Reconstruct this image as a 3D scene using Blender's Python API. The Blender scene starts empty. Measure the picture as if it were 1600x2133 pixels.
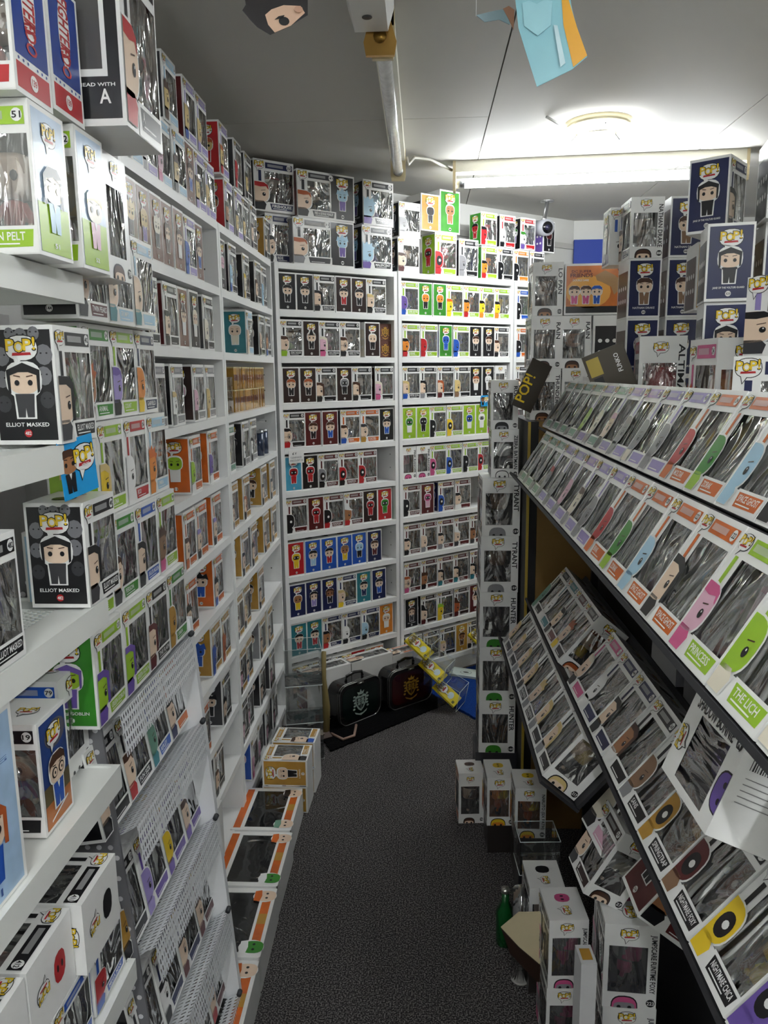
import bpy, math, random
from mathutils import Matrix, Vector
random.seed(7)
SC = bpy.context.scene
COL = SC.collection
rad = math.radians
# ------------------------------------------------------------------ camera
H = 1.575; F = 1612.0; CX, CY = 800.0, 1066.5
D = Vector((105, 8934, F)).normalized()
Yv = Vector((80, -291, F)).normalized(); Yv = (Yv - D * Yv.dot(D)).normalized()
Xv = D.cross(Yv)
if Xv.x < 0: Xv = -Xv
M3 = Matrix((Xv, Yv, -D))
cam = bpy.data.cameras.new('camera'); co = bpy.data.objects.new('camera', cam); COL.objects.link(co)
cols = [M3.col[0], -M3.col[1], -M3.col[2]]
R3 = Matrix((cols[0], cols[1], cols[2])).transposed()
co.matrix_world = Matrix.Translation((0, 0, H)) @ R3.to_4x4()
cam.sensor_fit = 'VERTICAL'; cam.sensor_height = 36; cam.lens = F / 2133 * 36; cam.clip_start = 0.02
SC.camera = co
# ------------------------------------------------------------------ world, exposure
w = bpy.data.worlds.new('world'); SC.world = w; w.use_nodes = True
w.node_tree.nodes['Background'].inputs[0].default_value = (0.75, 0.8, 0.9, 1)
w.node_tree.nodes['Background'].inputs[1].default_value = 0.3
SC.view_settings.view_transform = 'Standard'; SC.view_settings.look = 'None'
SC.view_settings.exposure = 1.62; SC.view_settings.gamma = 1.0
LAMP_POWER = 27.0       # radiance of the lit tube
RING_POWER = 4.0
REAR_FILL_POWER = 30.0        # two unseen fill tubes added behind the camera
def lin(h):
    v = [int(h[i:i+2], 16) / 255 for i in (0, 2, 4)]
    return tuple((c / 12.92 if c <= .04045 else ((c + .055) / 1.055) ** 2.4) for c in v)
PAL = {k: lin(v) for k, v in dict(k='16161a', d='2c1a18', b='2456b4', n='1c2450', r='b8242a', g='3a8a2c', l='98c22e',
    y='ecc92c', o='cf641c', w='f1f1ef', e='8c8c90', p='6b54a4', m='cf5a8c', c='4fa9ca', t='2f7f8a', u='a9cfe6', s='ead0b8',
    S='a5724c', h='4a2d1e', a='b35a2e', f='d9bf80', G='b98c38', i='ebe3d0', P='deb0c4', B='7d5546', D='3c3c40', O='e0882e',
    R='5a1c1e', V='9a8cc8', Q='6f9c86', T='8a6a50', z='dfe3ea').items()}
CN = dict(k='black', d='dark brown', b='blue', n='navy', r='red', g='green', l='lime', y='yellow', o='orange', w='white',
    e='grey', p='purple', m='pink', c='sky blue', t='teal', u='pale blue', s='cream', S='tan', h='brown', a='ginger', f='blond',
    G='gold', i='ivory', P='pale pink', B='brown', D='charcoal', O='amber', R='maroon', V='lilac', Q='sage', T='taupe', z='pale grey')
# ------------------------------------------------------------------ picking points of the room from the photograph's geometry
def ray(px, py):
    return M3 @ Vector((px - CX, py - CY, F))
def on_x(px, py, x): d = ray(px, py); return Vector((0, 0, H)) + d * (x / d.x)
def on_y(px, py, y): d = ray(px, py); return Vector((0, 0, H)) + d * (y / d.y)
def on_z(px, py, z): d = ray(px, py); return Vector((0, 0, H)) + d * ((z - H) / d.z)
# ------------------------------------------------------------------ materials
MATS = {}
def mat(name):
    if name in MATS: return MATS[name]
    m = bpy.data.materials.new(name); m.use_nodes = True; MATS[name] = m
    nt = m.node_tree; n = nt.nodes; L = nt.links
    b = n['Principled BSDF']; out = n['Material Output']
    def node(t, **k):
        x = n.new(t)
        for a, v in k.items(): setattr(x, a, v)
        return x
    def attr_col(var=.06, scale=30):
        a = node('ShaderNodeAttribute', attribute_name='Col')
        tc = node('ShaderNodeTexCoord'); no = node('ShaderNodeTexNoise'); no.inputs['Scale'].default_value = scale
        L.new(tc.outputs['Object'], no.inputs['Vector'])
        mr = node('ShaderNodeMapRange'); mr.inputs[3].default_value = 1 - var; mr.inputs[4].default_value = 1 + var
        L.new(no.outputs['Fac'], mr.inputs[0])
        mx = node('ShaderNodeVectorMath', operation='SCALE')
        L.new(a.outputs['Color'], mx.inputs[0]); L.new(mr.outputs[0], mx.inputs['Scale'])
        L.new(mx.outputs[0], b.inputs['Base Color'])
        return tc, no
    def bump(src, s, d=.001):
        bp = node('ShaderNodeBump'); bp.inputs['Strength'].default_value = s; bp.inputs['Distance'].default_value = d
        L.new(src, bp.inputs['Height']); L.new(bp.outputs[0], b.inputs['Normal']); return bp
    if name == 'print':
        attr_col(.05, 25); b.inputs['Roughness'].default_value = .32; b.inputs['Coat Weight'].default_value = .12
    elif name == 'art':           # printed backdrop with cloudy tone
        attr_col(.38, 22); b.inputs['Roughness'].default_value = .3; b.inputs['Coat Weight'].default_value = .2
    elif name == 'matte':
        attr_col(.06, 12); b.inputs['Roughness'].default_value = .6
    elif name == 'vinyl':
        attr_col(.03, 10); b.inputs['Roughness'].default_value = .42
    elif name == 'board':         # white laminate
        tc, no = attr_col(.03, 5); b.inputs['Roughness'].default_value = .38
    elif name == 'metal':
        attr_col(.08, 40); b.inputs['Metallic'].default_value = .9; b.inputs['Roughness'].default_value = .28
    elif name == 'tin':
        attr_col(.25, 60); b.inputs['Metallic'].default_value = .25; b.inputs['Roughness'].default_value = .22
        b.inputs['Coat Weight'].default_value = .5
    elif name in ('film', 'acrylic'):
        tc = node('ShaderNodeTexCoord'); oi = node('ShaderNodeObjectInfo'); mp = node('ShaderNodeMapping')
        mp.inputs['Scale'].default_value = (13, 13, 5) if name == 'film' else (6, 6, 6)
        ad = node('ShaderNodeVectorMath', operation='ADD'); ml = node('ShaderNodeMath', operation='MULTIPLY'); ml.inputs[1].default_value = 20
        L.new(oi.outputs['Random'], ml.inputs[0]); L.new(tc.outputs['Object'], mp.inputs['Vector'])
        L.new(mp.outputs[0], ad.inputs[0]); L.new(ml.outputs[0], ad.inputs[1])
        no = node('ShaderNodeTexNoise'); no.inputs['Scale'].default_value = 1.0; no.inputs['Detail'].default_value = 1.5
        no.inputs['Distortion'].default_value = 2.6
        L.new(ad.outputs[0], no.inputs['Vector'])
        bp = node('ShaderNodeBump'); bp.inputs['Strength'].default_value = .9 if name == 'film' else .12
        bp.inputs['Distance'].default_value = .034 if name == 'film' else .02
        L.new(no.outputs['Fac'], bp.inputs['Height'])
        gl = node('ShaderNodeBsdfGlossy'); gl.inputs['Roughness'].default_value = .07 if name == 'film' else .04
        gl.inputs['Color'].default_value = (1, 1, 1, 1)
        L.new(bp.outputs[0], gl.inputs['Normal'])
        tr = node('ShaderNodeBsdfTransparent'); tr.inputs['Color'].default_value = (.93, .94, .94, 1)
        fr = node('ShaderNodeFresnel'); fr.inputs['IOR'].default_value = 1.5; L.new(bp.outputs[0], fr.inputs['Normal'])
        mx = node('ShaderNodeMath', operation='MULTIPLY_ADD'); mx.inputs[1].default_value = 2.2 if name == 'film' else 1.0; mx.inputs[2].default_value = .17 if name == 'film' else .02
        mx.use_clamp = True
        L.new(fr.outputs[0], mx.inputs[0])
        ms = node('ShaderNodeMixShader'); L.new(mx.outputs[0], ms.inputs[0]); L.new(gl.outputs[0], ms.inputs[2])
        df = node('ShaderNodeBsdfDiffuse'); df.inputs['Color'].default_value = (.8, .8, .8, 1); m2 = node('ShaderNodeMixShader')
        m2.inputs[0].default_value = .07 if name == 'film' else .02      # whitish haze mixed in to lighten the plastic, in place of reflections
        L.new(tr.outputs[0], m2.inputs[1]); L.new(df.outputs[0], m2.inputs[2]); L.new(m2.outputs[0], ms.inputs[1])
        L.new(ms.outputs[0], out.inputs['Surface'])
    elif name == 'carpet':
        tc = node('ShaderNodeTexCoord'); no = node('ShaderNodeTexNoise'); no.inputs['Scale'].default_value = 240; no.inputs['Detail'].default_value = 5
        n2 = node('ShaderNodeTexNoise'); n2.inputs['Scale'].default_value = 3
        L.new(tc.outputs['Object'], no.inputs['Vector']); L.new(tc.outputs['Object'], n2.inputs['Vector'])
        cr = node('ShaderNodeValToRGB'); cr.color_ramp.elements[0].position = .46; cr.color_ramp.elements[1].position = .62
        cr.color_ramp.elements[0].color = (.028, .026, .027, 1); cr.color_ramp.elements[1].color = (.22, .205, .20, 1)
        L.new(no.outputs['Fac'], cr.inputs[0])
        mr = node('ShaderNodeMapRange'); mr.inputs[3].default_value = .75; mr.inputs[4].default_value = 1.2; L.new(n2.outputs['Fac'], mr.inputs[0])
        vm = node('ShaderNodeVectorMath', operation='SCALE'); L.new(cr.outputs[0], vm.inputs[0]); L.new(mr.outputs[0], vm.inputs['Scale'])
        L.new(vm.outputs[0], b.inputs['Base Color']); b.inputs['Roughness'].default_value = .95
        bump(no.outputs['Fac'], .8, .004); b.inputs['Specular IOR Level'].default_value = .15
    elif name == 'rug':
        tc, no = attr_col(.5, 180); b.inputs['Roughness'].default_value = .95; no.inputs['Detail'].default_value = 3; bump(no.outputs['Fac'], 1, .006); b.inputs['Specular IOR Level'].default_value = .1
    elif name == 'plaster':
        tc, no = attr_col(.04, 3); b.inputs['Roughness'].default_value = .7
    elif name == 'perforated':    # white sheet steel with punched slots, real holes
        attr_col(.03, 10); b.inputs['Roughness'].default_value = .4
        tc = node('ShaderNodeTexCoord'); sp = node('ShaderNodeSeparateXYZ'); L.new(tc.outputs['UV'], sp.inputs[0])
        def math_(op, a, bb=None):
            x = node('ShaderNodeMath', operation=op)
            for i, v in enumerate((a, bb)):
                if v is None: continue
                if isinstance(v, (int, float)): x.inputs[i].default_value = v
                else: L.new(v, x.inputs[i])
            return x.outputs[0]
        row = math_('FLOOR', math_('MULTIPLY', sp.outputs[1], 62))
        off = math_('MULTIPLY', math_('MODULO', row, 2), .5)
        fu = math_('FRACT', math_('ADD', math_('MULTIPLY', sp.outputs[0], 105), off))
        fv = math_('FRACT', math_('MULTIPLY', sp.outputs[1], 62))
        hu = math_('LESS_THAN', math_('ABSOLUTE', math_('SUBTRACT', fu, .5)), .17)
        hv = math_('LESS_THAN', math_('ABSOLUTE', math_('SUBTRACT', fv, .5)), .3)
        hole = math_('MULTIPLY', hu, hv)
        tr = node('ShaderNodeBsdfTransparent'); ms = node('ShaderNodeMixShader')
        L.new(hole, ms.inputs[0]); L.new(b.outputs[0], ms.inputs[1]); L.new(tr.outputs[0], ms.inputs[2]); L.new(ms.outputs[0], out.inputs['Surface'])
    elif name.startswith('lit'):
        b.inputs['Base Color'].default_value = (.9, .9, .9, 1)
        b.inputs['Emission Color'].default_value = (.93, .97, 1, 1)
        b.inputs['Emission Strength'].default_value = dict(lit_tube=LAMP_POWER, lit_ring=RING_POWER, lit_rear_fill=REAR_FILL_POWER)[name]
        no = node('ShaderNodeTexNoise'); no.inputs['Scale'].default_value = 4
        mr = node('ShaderNodeMapRange'); mr.inputs[3].default_value = .2; mr.inputs[4].default_value = .3
        L.new(no.outputs['Fac'], mr.inputs[0]); L.new(mr.outputs[0], b.inputs['Roughness'])
    return m
# ------------------------------------------------------------------ mesh builder
class G:
    def __init__(s): s.v = []; s.f = []; s.c = []; s.m = []; s.names = []; s.uv = {}; s.sm = []
    def _m(s, m):
        if m not in s.names: s.names.append(m)
        return s.names.index(m)
    def face(s, pts, col, m='print', smooth=False):
        i = len(s.v); s.v += [tuple(p) for p in pts]; s.f.append(tuple(range(i, i + len(pts)))); s.c.append(col); s.m.append(s._m(m)); s.sm.append(smooth)
    def add(s, vs, fs, col, m='print', smooth=False):
        i = len(s.v); s.v += [tuple(p) for p in vs]; k = s._m(m)
        for q, f in enumerate(fs):
            s.f.append(tuple(a + i for a in f)); s.c.append(col[q] if isinstance(col, list) else col); s.m.append(k); s.sm.append(smooth)
    def box(s, x0, x1, y0, y1, z0, z1, col, m='print'):
        vs = [(x, y, z) for z in (z0, z1) for y in (y0, y1) for x in (x0, x1)]
        s.add(vs, [(0, 2, 3, 1), (4, 5, 7, 6), (0, 1, 5, 4), (2, 6, 7, 3), (0, 4, 6, 2), (1, 3, 7, 5)], col, m)
    def obox(s, M, sx, sy, sz, col, m='print'):   # box centred on M's origin
        vs = [M @ Vector((x * sx / 2, y * sy / 2, z * sz / 2)) for z in (-1, 1) for y in (-1, 1) for x in (-1, 1)]
        s.add(vs, [(0, 2, 3, 1), (4, 5, 7, 6), (0, 1, 5, 4), (2, 6, 7, 3), (0, 4, 6, 2), (1, 3, 7, 5)], col, m)
    def prism(s, pts, z0, z1, col, m='print', M=None):
        n = len(pts); M = M or Matrix.Identity(4)
        vs = [M @ Vector((p[0], p[1], z0)) for p in pts] + [M @ Vector((p[0], p[1], z1)) for p in pts]
        fs = [tuple(range(n - 1, -1, -1)), tuple(range(n, 2 * n))] + [(i, (i + 1) % n, n + (i + 1) % n, n + i) for i in range(n)]
        s.add(vs, fs, col, m)
    def tube(s, pts, r, col, m='vinyl', n=10, closed=False, caps=True):
        pts = [Vector(p) for p in pts]; rings = []; N = len(pts)
        for i, p in enumerate(pts):
            a = pts[(i - 1) % N] if (closed or i) else p; c = pts[(i + 1) % N] if (closed or i < N - 1) else p
            t = (c - a).normalized(); u = t.orthogonal() if abs(t.z) > .9 else t.cross(Vector((0, 0, 1))); u.normalize(); v = t.cross(u)
            rr = r[i] if isinstance(r, (list, tuple)) else r
            rings.append([p + (u * math.cos(2 * math.pi * k / n) + v * math.sin(2 * math.pi * k / n)) * rr for k in range(n)])
        vs = [p for q in rings for p in q]; fs = []
        for i in range(N if closed else N - 1):
            a = i * n; b = ((i + 1) % N) * n
            fs += [(a + k, a + (k + 1) % n, b + (k + 1) % n, b + k) for k in range(n)]
        if caps and not closed: fs += [tuple(range(n - 1, -1, -1)), tuple(range((N - 1) * n, N * n))]
        s.add(vs, fs, col, m, True)
    def sell(s, c, r, col, m='vinyl', e=.65, nu=12, nv=8, v0=-1.0, v1=1.0, shear=0):   # superellipsoid, rounded-box head
        def sg(x, p): return math.copysign(abs(x) ** p, x)
        vs = []; fs = []
        for j in range(nv + 1):
            ph = math.pi / 2 * (v0 + (v1 - v0) * j / nv)
            for i in range(nu):
                th = 2 * math.pi * i / nu
                vs.append((c[0] + r[0] * sg(math.cos(ph), e) * sg(math.cos(th), e), c[1] + r[1] * sg(math.cos(ph), e) * sg(math.sin(th), e), c[2] + r[2] * sg(math.sin(ph), e)))
        for j in range(nv):
            for i in range(nu):
                fs.append((j * nu + i, j * nu + (i + 1) % nu, (j + 1) * nu + (i + 1) % nu, (j + 1) * nu + i))
        s.add(vs, fs, col, m, True)
    def mesh(s, name):
        me = bpy.data.meshes.new(name); me.from_pydata(s.v, [], s.f)
        for k in s.names: me.materials.append(mat(k))
        me.polygons.foreach_set('material_index', s.m); me.polygons.foreach_set('use_smooth', s.sm)
        ca = me.color_attributes.new('Col', 'FLOAT_COLOR', 'CORNER')
        buf = []
        for f, c in zip(s.f, s.c): buf += [c[0], c[1], c[2], 1.0] * len(f)
        ca.data.foreach_set('color', buf); me.update(); return me
def obj(name, g, parent=None, M=None):
    me = g.mesh(name) if isinstance(g, G) else g
    o = bpy.data.objects.new(name, me); COL.objects.link(o)
    if parent: o.parent = parent
    if M is not None: o.matrix_local = M
    return o
def thing(name, label, cat, M=None, group=None):
    o = bpy.data.objects.new(name, None); COL.objects.link(o); o.empty_display_size = .05
    if M is not None: o.matrix_world = M
    o['label'] = label; o['category'] = cat
    if group: o['group'] = group
    return o
def tag(o, label, cat, group=None, kind=None):
    o['label'] = label; o['category'] = cat
    if group: o['group'] = group
    if kind: o['kind'] = kind
    return o
def struct(name, g, M=None, parent=None):
    o = obj(name, g, parent, M)
    if not parent: o['kind'] = 'structure'
    return o
def TM(loc, rz=0, lean=0, axis='X', s=1.0):
    return Matrix.Translation(loc) @ Matrix.Rotation(rz, 4, 'Z') @ Matrix.Rotation(lean, 4, axis) @ Matrix.Scale(s, 4)
# ------------------------------------------------------------------ lettering
TXT = {}
def text_geo(t):
    if t in TXT: return TXT[t]
    cu = bpy.data.curves.new('t', 'FONT'); cu.body = t; cu.resolution_u = 2; cu.offset = .018
    ob = bpy.data.objects.new('t', cu); COL.objects.link(ob)
    dg = bpy.context.evaluated_depsgraph_get(); me = bpy.data.meshes.new_from_object(ob.evaluated_get(dg))
    vs = [(v.co.x, v.co.y) for v in me.vertices]; fs = [tuple(p.vertices) for p in me.polygons]
    bpy.data.objects.remove(ob); bpy.data.curves.remove(cu); bpy.data.meshes.remove(me)
    if not vs: vs = [(0, 0)]; fs = []
    x0 = min(v[0] for v in vs); x1 = max(v[0] for v in vs); y0 = min(v[1] for v in vs); y1 = max(v[1] for v in vs)
    vs = [((x - x0) / max(1e-6, x1 - x0), (y - y0) / max(1e-6, y1 - y0)) for x, y in vs]
    TXT[t] = (vs, fs); return TXT[t]
LAY = .00035
def P_text(g, P, t, u0, u1, v0, v1, col, lay=3, rot=0, slant=0):
    """text stretched into the rectangle; rot=-90 reads downwards"""
    vs, fs = text_geo(t)
    if rot == -90: pts = [P(u0 + (1 - 0) * (u1 - u0) * y, v1 - (v1 - v0) * x, lay) for x, y in vs]
    elif rot == 90: pts = [P(u1 - (u1 - u0) * y, v0 + (v1 - v0) * x, lay) for x, y in vs]
    else: pts = [P(u0 + (u1 - u0) * x, v0 + (v1 - v0) * (y + slant * x), lay) for x, y in vs]
    g.add(pts, fs, col, 'print')
def P_poly(g, P, pts, col, lay=1, m='print'):
    g.face([P(u, v, lay) for u, v in pts], col, m)
def P_rect(g, P, u0, u1, v0, v1, col, lay=1, m='print'): P_poly(g, P, [(u0, v0), (u1, v0), (u1, v1), (u0, v1)], col, lay, m)
def ell(cx, cy, rx, ry, n=18, e=1.0, lo=None, hi=None, vlo=None, vhi=None):
    o = []
    for i in range(n):
        a = 2 * math.pi * i / n; c, s_ = math.cos(a), math.sin(a)
        x = cx + rx * math.copysign(abs(c) ** e, c); y = cy + ry * math.copysign(abs(s_) ** e, s_)
        if lo is not None: x = max(lo, x)
        if hi is not None: x = min(hi, x)
        if vlo is not None: y = max(vlo, y)
        if vhi is not None: y = min(vhi, y)
        o.append((x, y))
    return o
def P_ell(g, P, cx, cy, rx, ry, col, lay=1, **k): P_poly(g, P, ell(cx, cy, rx, ry, **k), col, lay)
W_, K_ = PAL['w'], PAL['k']
def logo(g, P, cx, cy, s, bubble=True, lay=2, rot=0):
    """the yellow POP! lettering in its white speech bubble with a red strip"""
    ca, sa = math.cos(rot), math.sin(rot)
    Q = lambda u, v, l: P(cx + (u * ca - v * sa) * s, cy + (u * sa + v * ca) * s, l)
    if bubble:
        P_ell(g, Q, 0, 0, .53, .40, K_, lay, e=.85); P_poly(g, Q, [(-.3, -.3), (.0, -.36), (-.22, -.66)], K_, lay)
        P_ell(g, Q, 0, 0, .50, .37, W_, lay + 1, e=.85); P_poly(g, Q, [(-.27, -.3), (-.03, -.34), (-.2, -.6)], W_, lay + 1)
    for dx, c, l in ((.0, K_, lay + 2), (0, PAL['y'], lay + 3)):
        gr = .03 if l == lay + 2 else 0
        for t, u0, u1, v0, v1 in (('P', -.47, -.2, -.09, .27), ('O', -.21, .08, -.13, .19), ('P', .07, .33, -.08, .27), ('!', .36, .45, -.06, .33)):
            P_text(g, Q, t, u0 - gr, u1 + gr, v0 - gr, v1 + gr, c, l)
    P_poly(g, Q, [(-.3, -.23), (.3, -.21), (.28, -.13), (-.28, -.14)], PAL['r'], lay + 2)
# ------------------------------------------------------------------ the drawings on the boxes: plain big-headed figures
def draw_full(g, P, cx, v0, s, hair, skin, outfit, style, out=True, lay=4):
    """standing figure, s = its height"""
    Q = lambda u, v, l: P(cx + u * s, v0 + v * s, l)
    hc, sc, oc = PAL[hair], PAL[skin], PAL[outfit]
    if out:
        P_ell(g, Q, 0, .72, .36 if style == 'D' else .33, .35 if style == 'D' else .30, W_, lay, e=.75); P_poly(g, Q, [(-.22, .46), (-.2, -.03), (.2, -.03), (.22, .46)], W_, lay)
        if style == 'H': P_poly(g, Q, [(-.33, .8), (0, 1.32), (.33, .8)], W_, lay)
    P_poly(g, Q, [(-.19, .45), (-.17, .2), (-.16, 0), (-.02, 0), (0, .18), (.02, 0), (.16, 0), (.17, .2), (.19, .45)], oc, lay + 1)
    P_ell(g, Q, 0, .70, .29, .25, sc if style != 'M' else hc, lay + 1, e=.72)
    if style == 'M':                                   # masked: coloured head with dark patch
        P_ell(g, Q, 0, .68, .22, .12, K_, lay + 2, e=.8)
        for x in (-.12, .12): P_ell(g, Q, x, .69, .05, .045, W_, lay + 3, n=10)
    else:
        if style != 'B':
            top = [(-.31, .72), (-.29, .9), (-.15, 1.0), (.15, 1.0), (.29, .9), (.31, .72), (.25, .8), (.0, .84), (-.25, .8)]
            if style == 'L': top = [(-.31, .4), (-.32, .85), (-.15, 1.0), (.15, 1.0), (.32, .85), (.31, .4), (.23, .42), (.24, .8), (0, .86), (-.24, .8), (-.23, .42)]
            if style == 'X': top = [(-.38, .75), (-.3, 1.0), (-.14, .95), (0, 1.12), (.12, .95), (.3, 1.05), (.38, .75), (.24, .82), (0, .82), (-.24, .82)]
            if style == 'H': top = [(-.4, .82), (-.16, .86), (0, 1.28), (.16, .86), (.4, .82)]
            if style == 'D': top = [(-.31, .45), (-.33, .9), (0, 1.04), (.33, .9), (.31, .5), (.26, .46), (.26, .8), (.1, .86), (-.1, .86), (-.26, .8), (-.26, .46)]
            P_poly(g, Q, top, hc, lay + 2)
        for x in (-.13, .13): P_ell(g, Q, x, .66, .05, .055, K_, lay + 3, n=10)
        for x in (-1, 1): P_poly(g, Q, [(x * .06, .765), (x * .19, .79), (x * .19, .81), (x * .06, .785)], PAL['h'] if hair != 'h' else K_, lay + 3)
        if style not in 'DBX': P_poly(g, Q, [(-.05, .45), (0, .3), (.05, .45)], W_, lay + 2)
def draw_head(g, P, w, hair, skin, outfit, style, lay=5, k=1.0):
    """large head peeping in at the lower left of the front face"""
    lo = -w / 2 + .0012; q = w / .114
    Q = lambda u, v, l: P(max(lo, u * q), v * q, l)
    hc, sc, oc = PAL[hair], PAL[skin], PAL[outfit]
    c = (-.048, .058)
    P_ell(g, Q, c[0], c[1], .0345, .034, W_, lay, e=.72, n=22)
    if style == 'H': P_poly(g, Q, [(-.056, .07), (-.02, .078), (-.036, .108), (-.056, .112)], W_, lay)
    P_poly(g, Q, [(-.056, .004), (-.026, .004), (-.022, .024), (-.03, .034), (-.056, .034)], W_, lay)
    P_poly(g, Q, [(-.056, .0045), (-.029, .0045), (-.0245, .022), (-.032, .032), (-.056, .032)], oc, lay + 1)
    P_ell(g, Q, c[0], c[1], .032, .0315, sc if style != 'M' else hc, lay + 1, e=.72, n=22)
    if style == 'M':
        P_ell(g, Q, -.036, .055, .014, .018, K_, lay + 2, e=.9); P_ell(g, Q, -.034, .056, .006, .006, W_, lay + 3, n=10)
    else:
        if style in 'SGC': top = [(-.056, .089), (-.03, .0885), (-.0195, .082), (-.0163, .068), (-.02, .07), (-.024, .077), (-.04, .074), (-.056, .076)]
        elif style == 'L': top = [(-.056, .09), (-.03, .0895), (-.0165, .082), (-.0135, .06), (-.014, .032), (-.021, .028), (-.0235, .05), (-.022, .072), (-.04, .079), (-.056, .077)]
        elif style == 'X': top = [(-.056, .1), (-.05, .09), (-.04, .1), (-.034, .09), (-.02, .096), (-.021, .084), (-.01, .08), (-.0185, .068), (-.024, .076), (-.056, .074)]
        elif style == 'H': top = [(-.056, .08), (-.012, .072), (-.008, .076), (-.026, .082), (-.038, .106), (-.056, .11)]
        elif style == 'D': top = [(-.056, .092), (-.03, .091), (-.0125, .082), (-.0125, .03), (-.022, .03), (-.022, .074), (-.035, .08), (-.056, .08)]
        else: top = None
        if top: P_poly(g, Q, top, hc, lay + 2)
        P_ell(g, Q, -.0305, .052, .0048, .006, K_, lay + 3, n=12); P_ell(g, Q, -.0295, .0545, .0013, .0015, W_, lay + 4, n=8)
        P_poly(g, Q, [(-.039, .062), (-.026, .0645), (-.026, .066), (-.039, .0635)], PAL['h'], lay + 3)
        if style == 'G':
            for rr, cc, ly in ((.0095, K_, lay + 2), (.0078, sc, lay + 2.5)): P_ell(g, Q, -.0305, .052, rr, rr, cc, ly, n=14)
            P_rect(g, Q, -.056, -.04, .0515, .0528, K_, lay + 3)
MC = {}
def cached(key, fn):
    if key not in MC: MC[key] = fn()
    return MC[key]
def lathe_pts(): pass
def figure_mesh(hair, skin, outfit, style):
    g = G(); hc, sc, oc = PAL[hair], PAL[skin], PAL[outfit]
    if style == 'M': sc = hc
    g.sell((0, 0, .070), (.027, .023, .0225), sc, e=.6)
    if style not in 'BM':
        g.sell((0, .002, .072), (.0285, .0245, .0238), hc, e=.6, nv=4, v0=.25, v1=1)
        g.sell((0, .008, .066), (.0285, .0185, .022), hc, e=.6, nv=5, v0=-.55 if style in 'LD' else -.1, v1=1)
        if style == 'X':
            for i in range(6):
                a = i * 1.05; g.tube([(math.cos(a) * .014, math.sin(a) * .012, .088), (math.cos(a) * .03, math.sin(a) * .024, .106)], [.008, .0005], hc, n=6)
        if style == 'H': g.tube([(0, 0, .088), (0, 0, .09), (0, 0, .118)], [.034, .019, .001], hc, n=12)
    for x in (-.0135, .0135):
        if style == 'M': g.sell((x, -.021, .068), (.008, .003, .007), K_, e=1, nu=8, nv=4)
        g.sell((x, -.0222 - (.002 if style == 'M' else 0), .067), (.0045, .0022, .0055), W_ if style == 'M' else K_, e=1, nu=8, nv=4)
    g.tube([(0, 0, .047), (0, 0, .044), (0, 0, .022), (0, 0, .02)], [.006, .0115, .0125, .009], oc, n=10)
    for x in (-1, 1):
        g.tube([(x * .0065, 0, .024), (x * .008, 0, .006)], [.0062, .0072], K_ if outfit != 'k' else PAL['D'], n=8)
        g.tube([(x * .008, .003, .004), (x * .008, -.010, .004)], [.006, .005], K_, n=8)
        g.tube([(x * .010, 0, .042), (x * .0175, -.002, .030), (x * .019, -.004, .022)], [.0045, .0042, .0036], oc, n=8)
        g.sell((x * .0192, -.005, .019), (.0042, .0042, .0042), sc, e=1, nu=8, nv=5)
    return g.mesh('figure')
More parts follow.
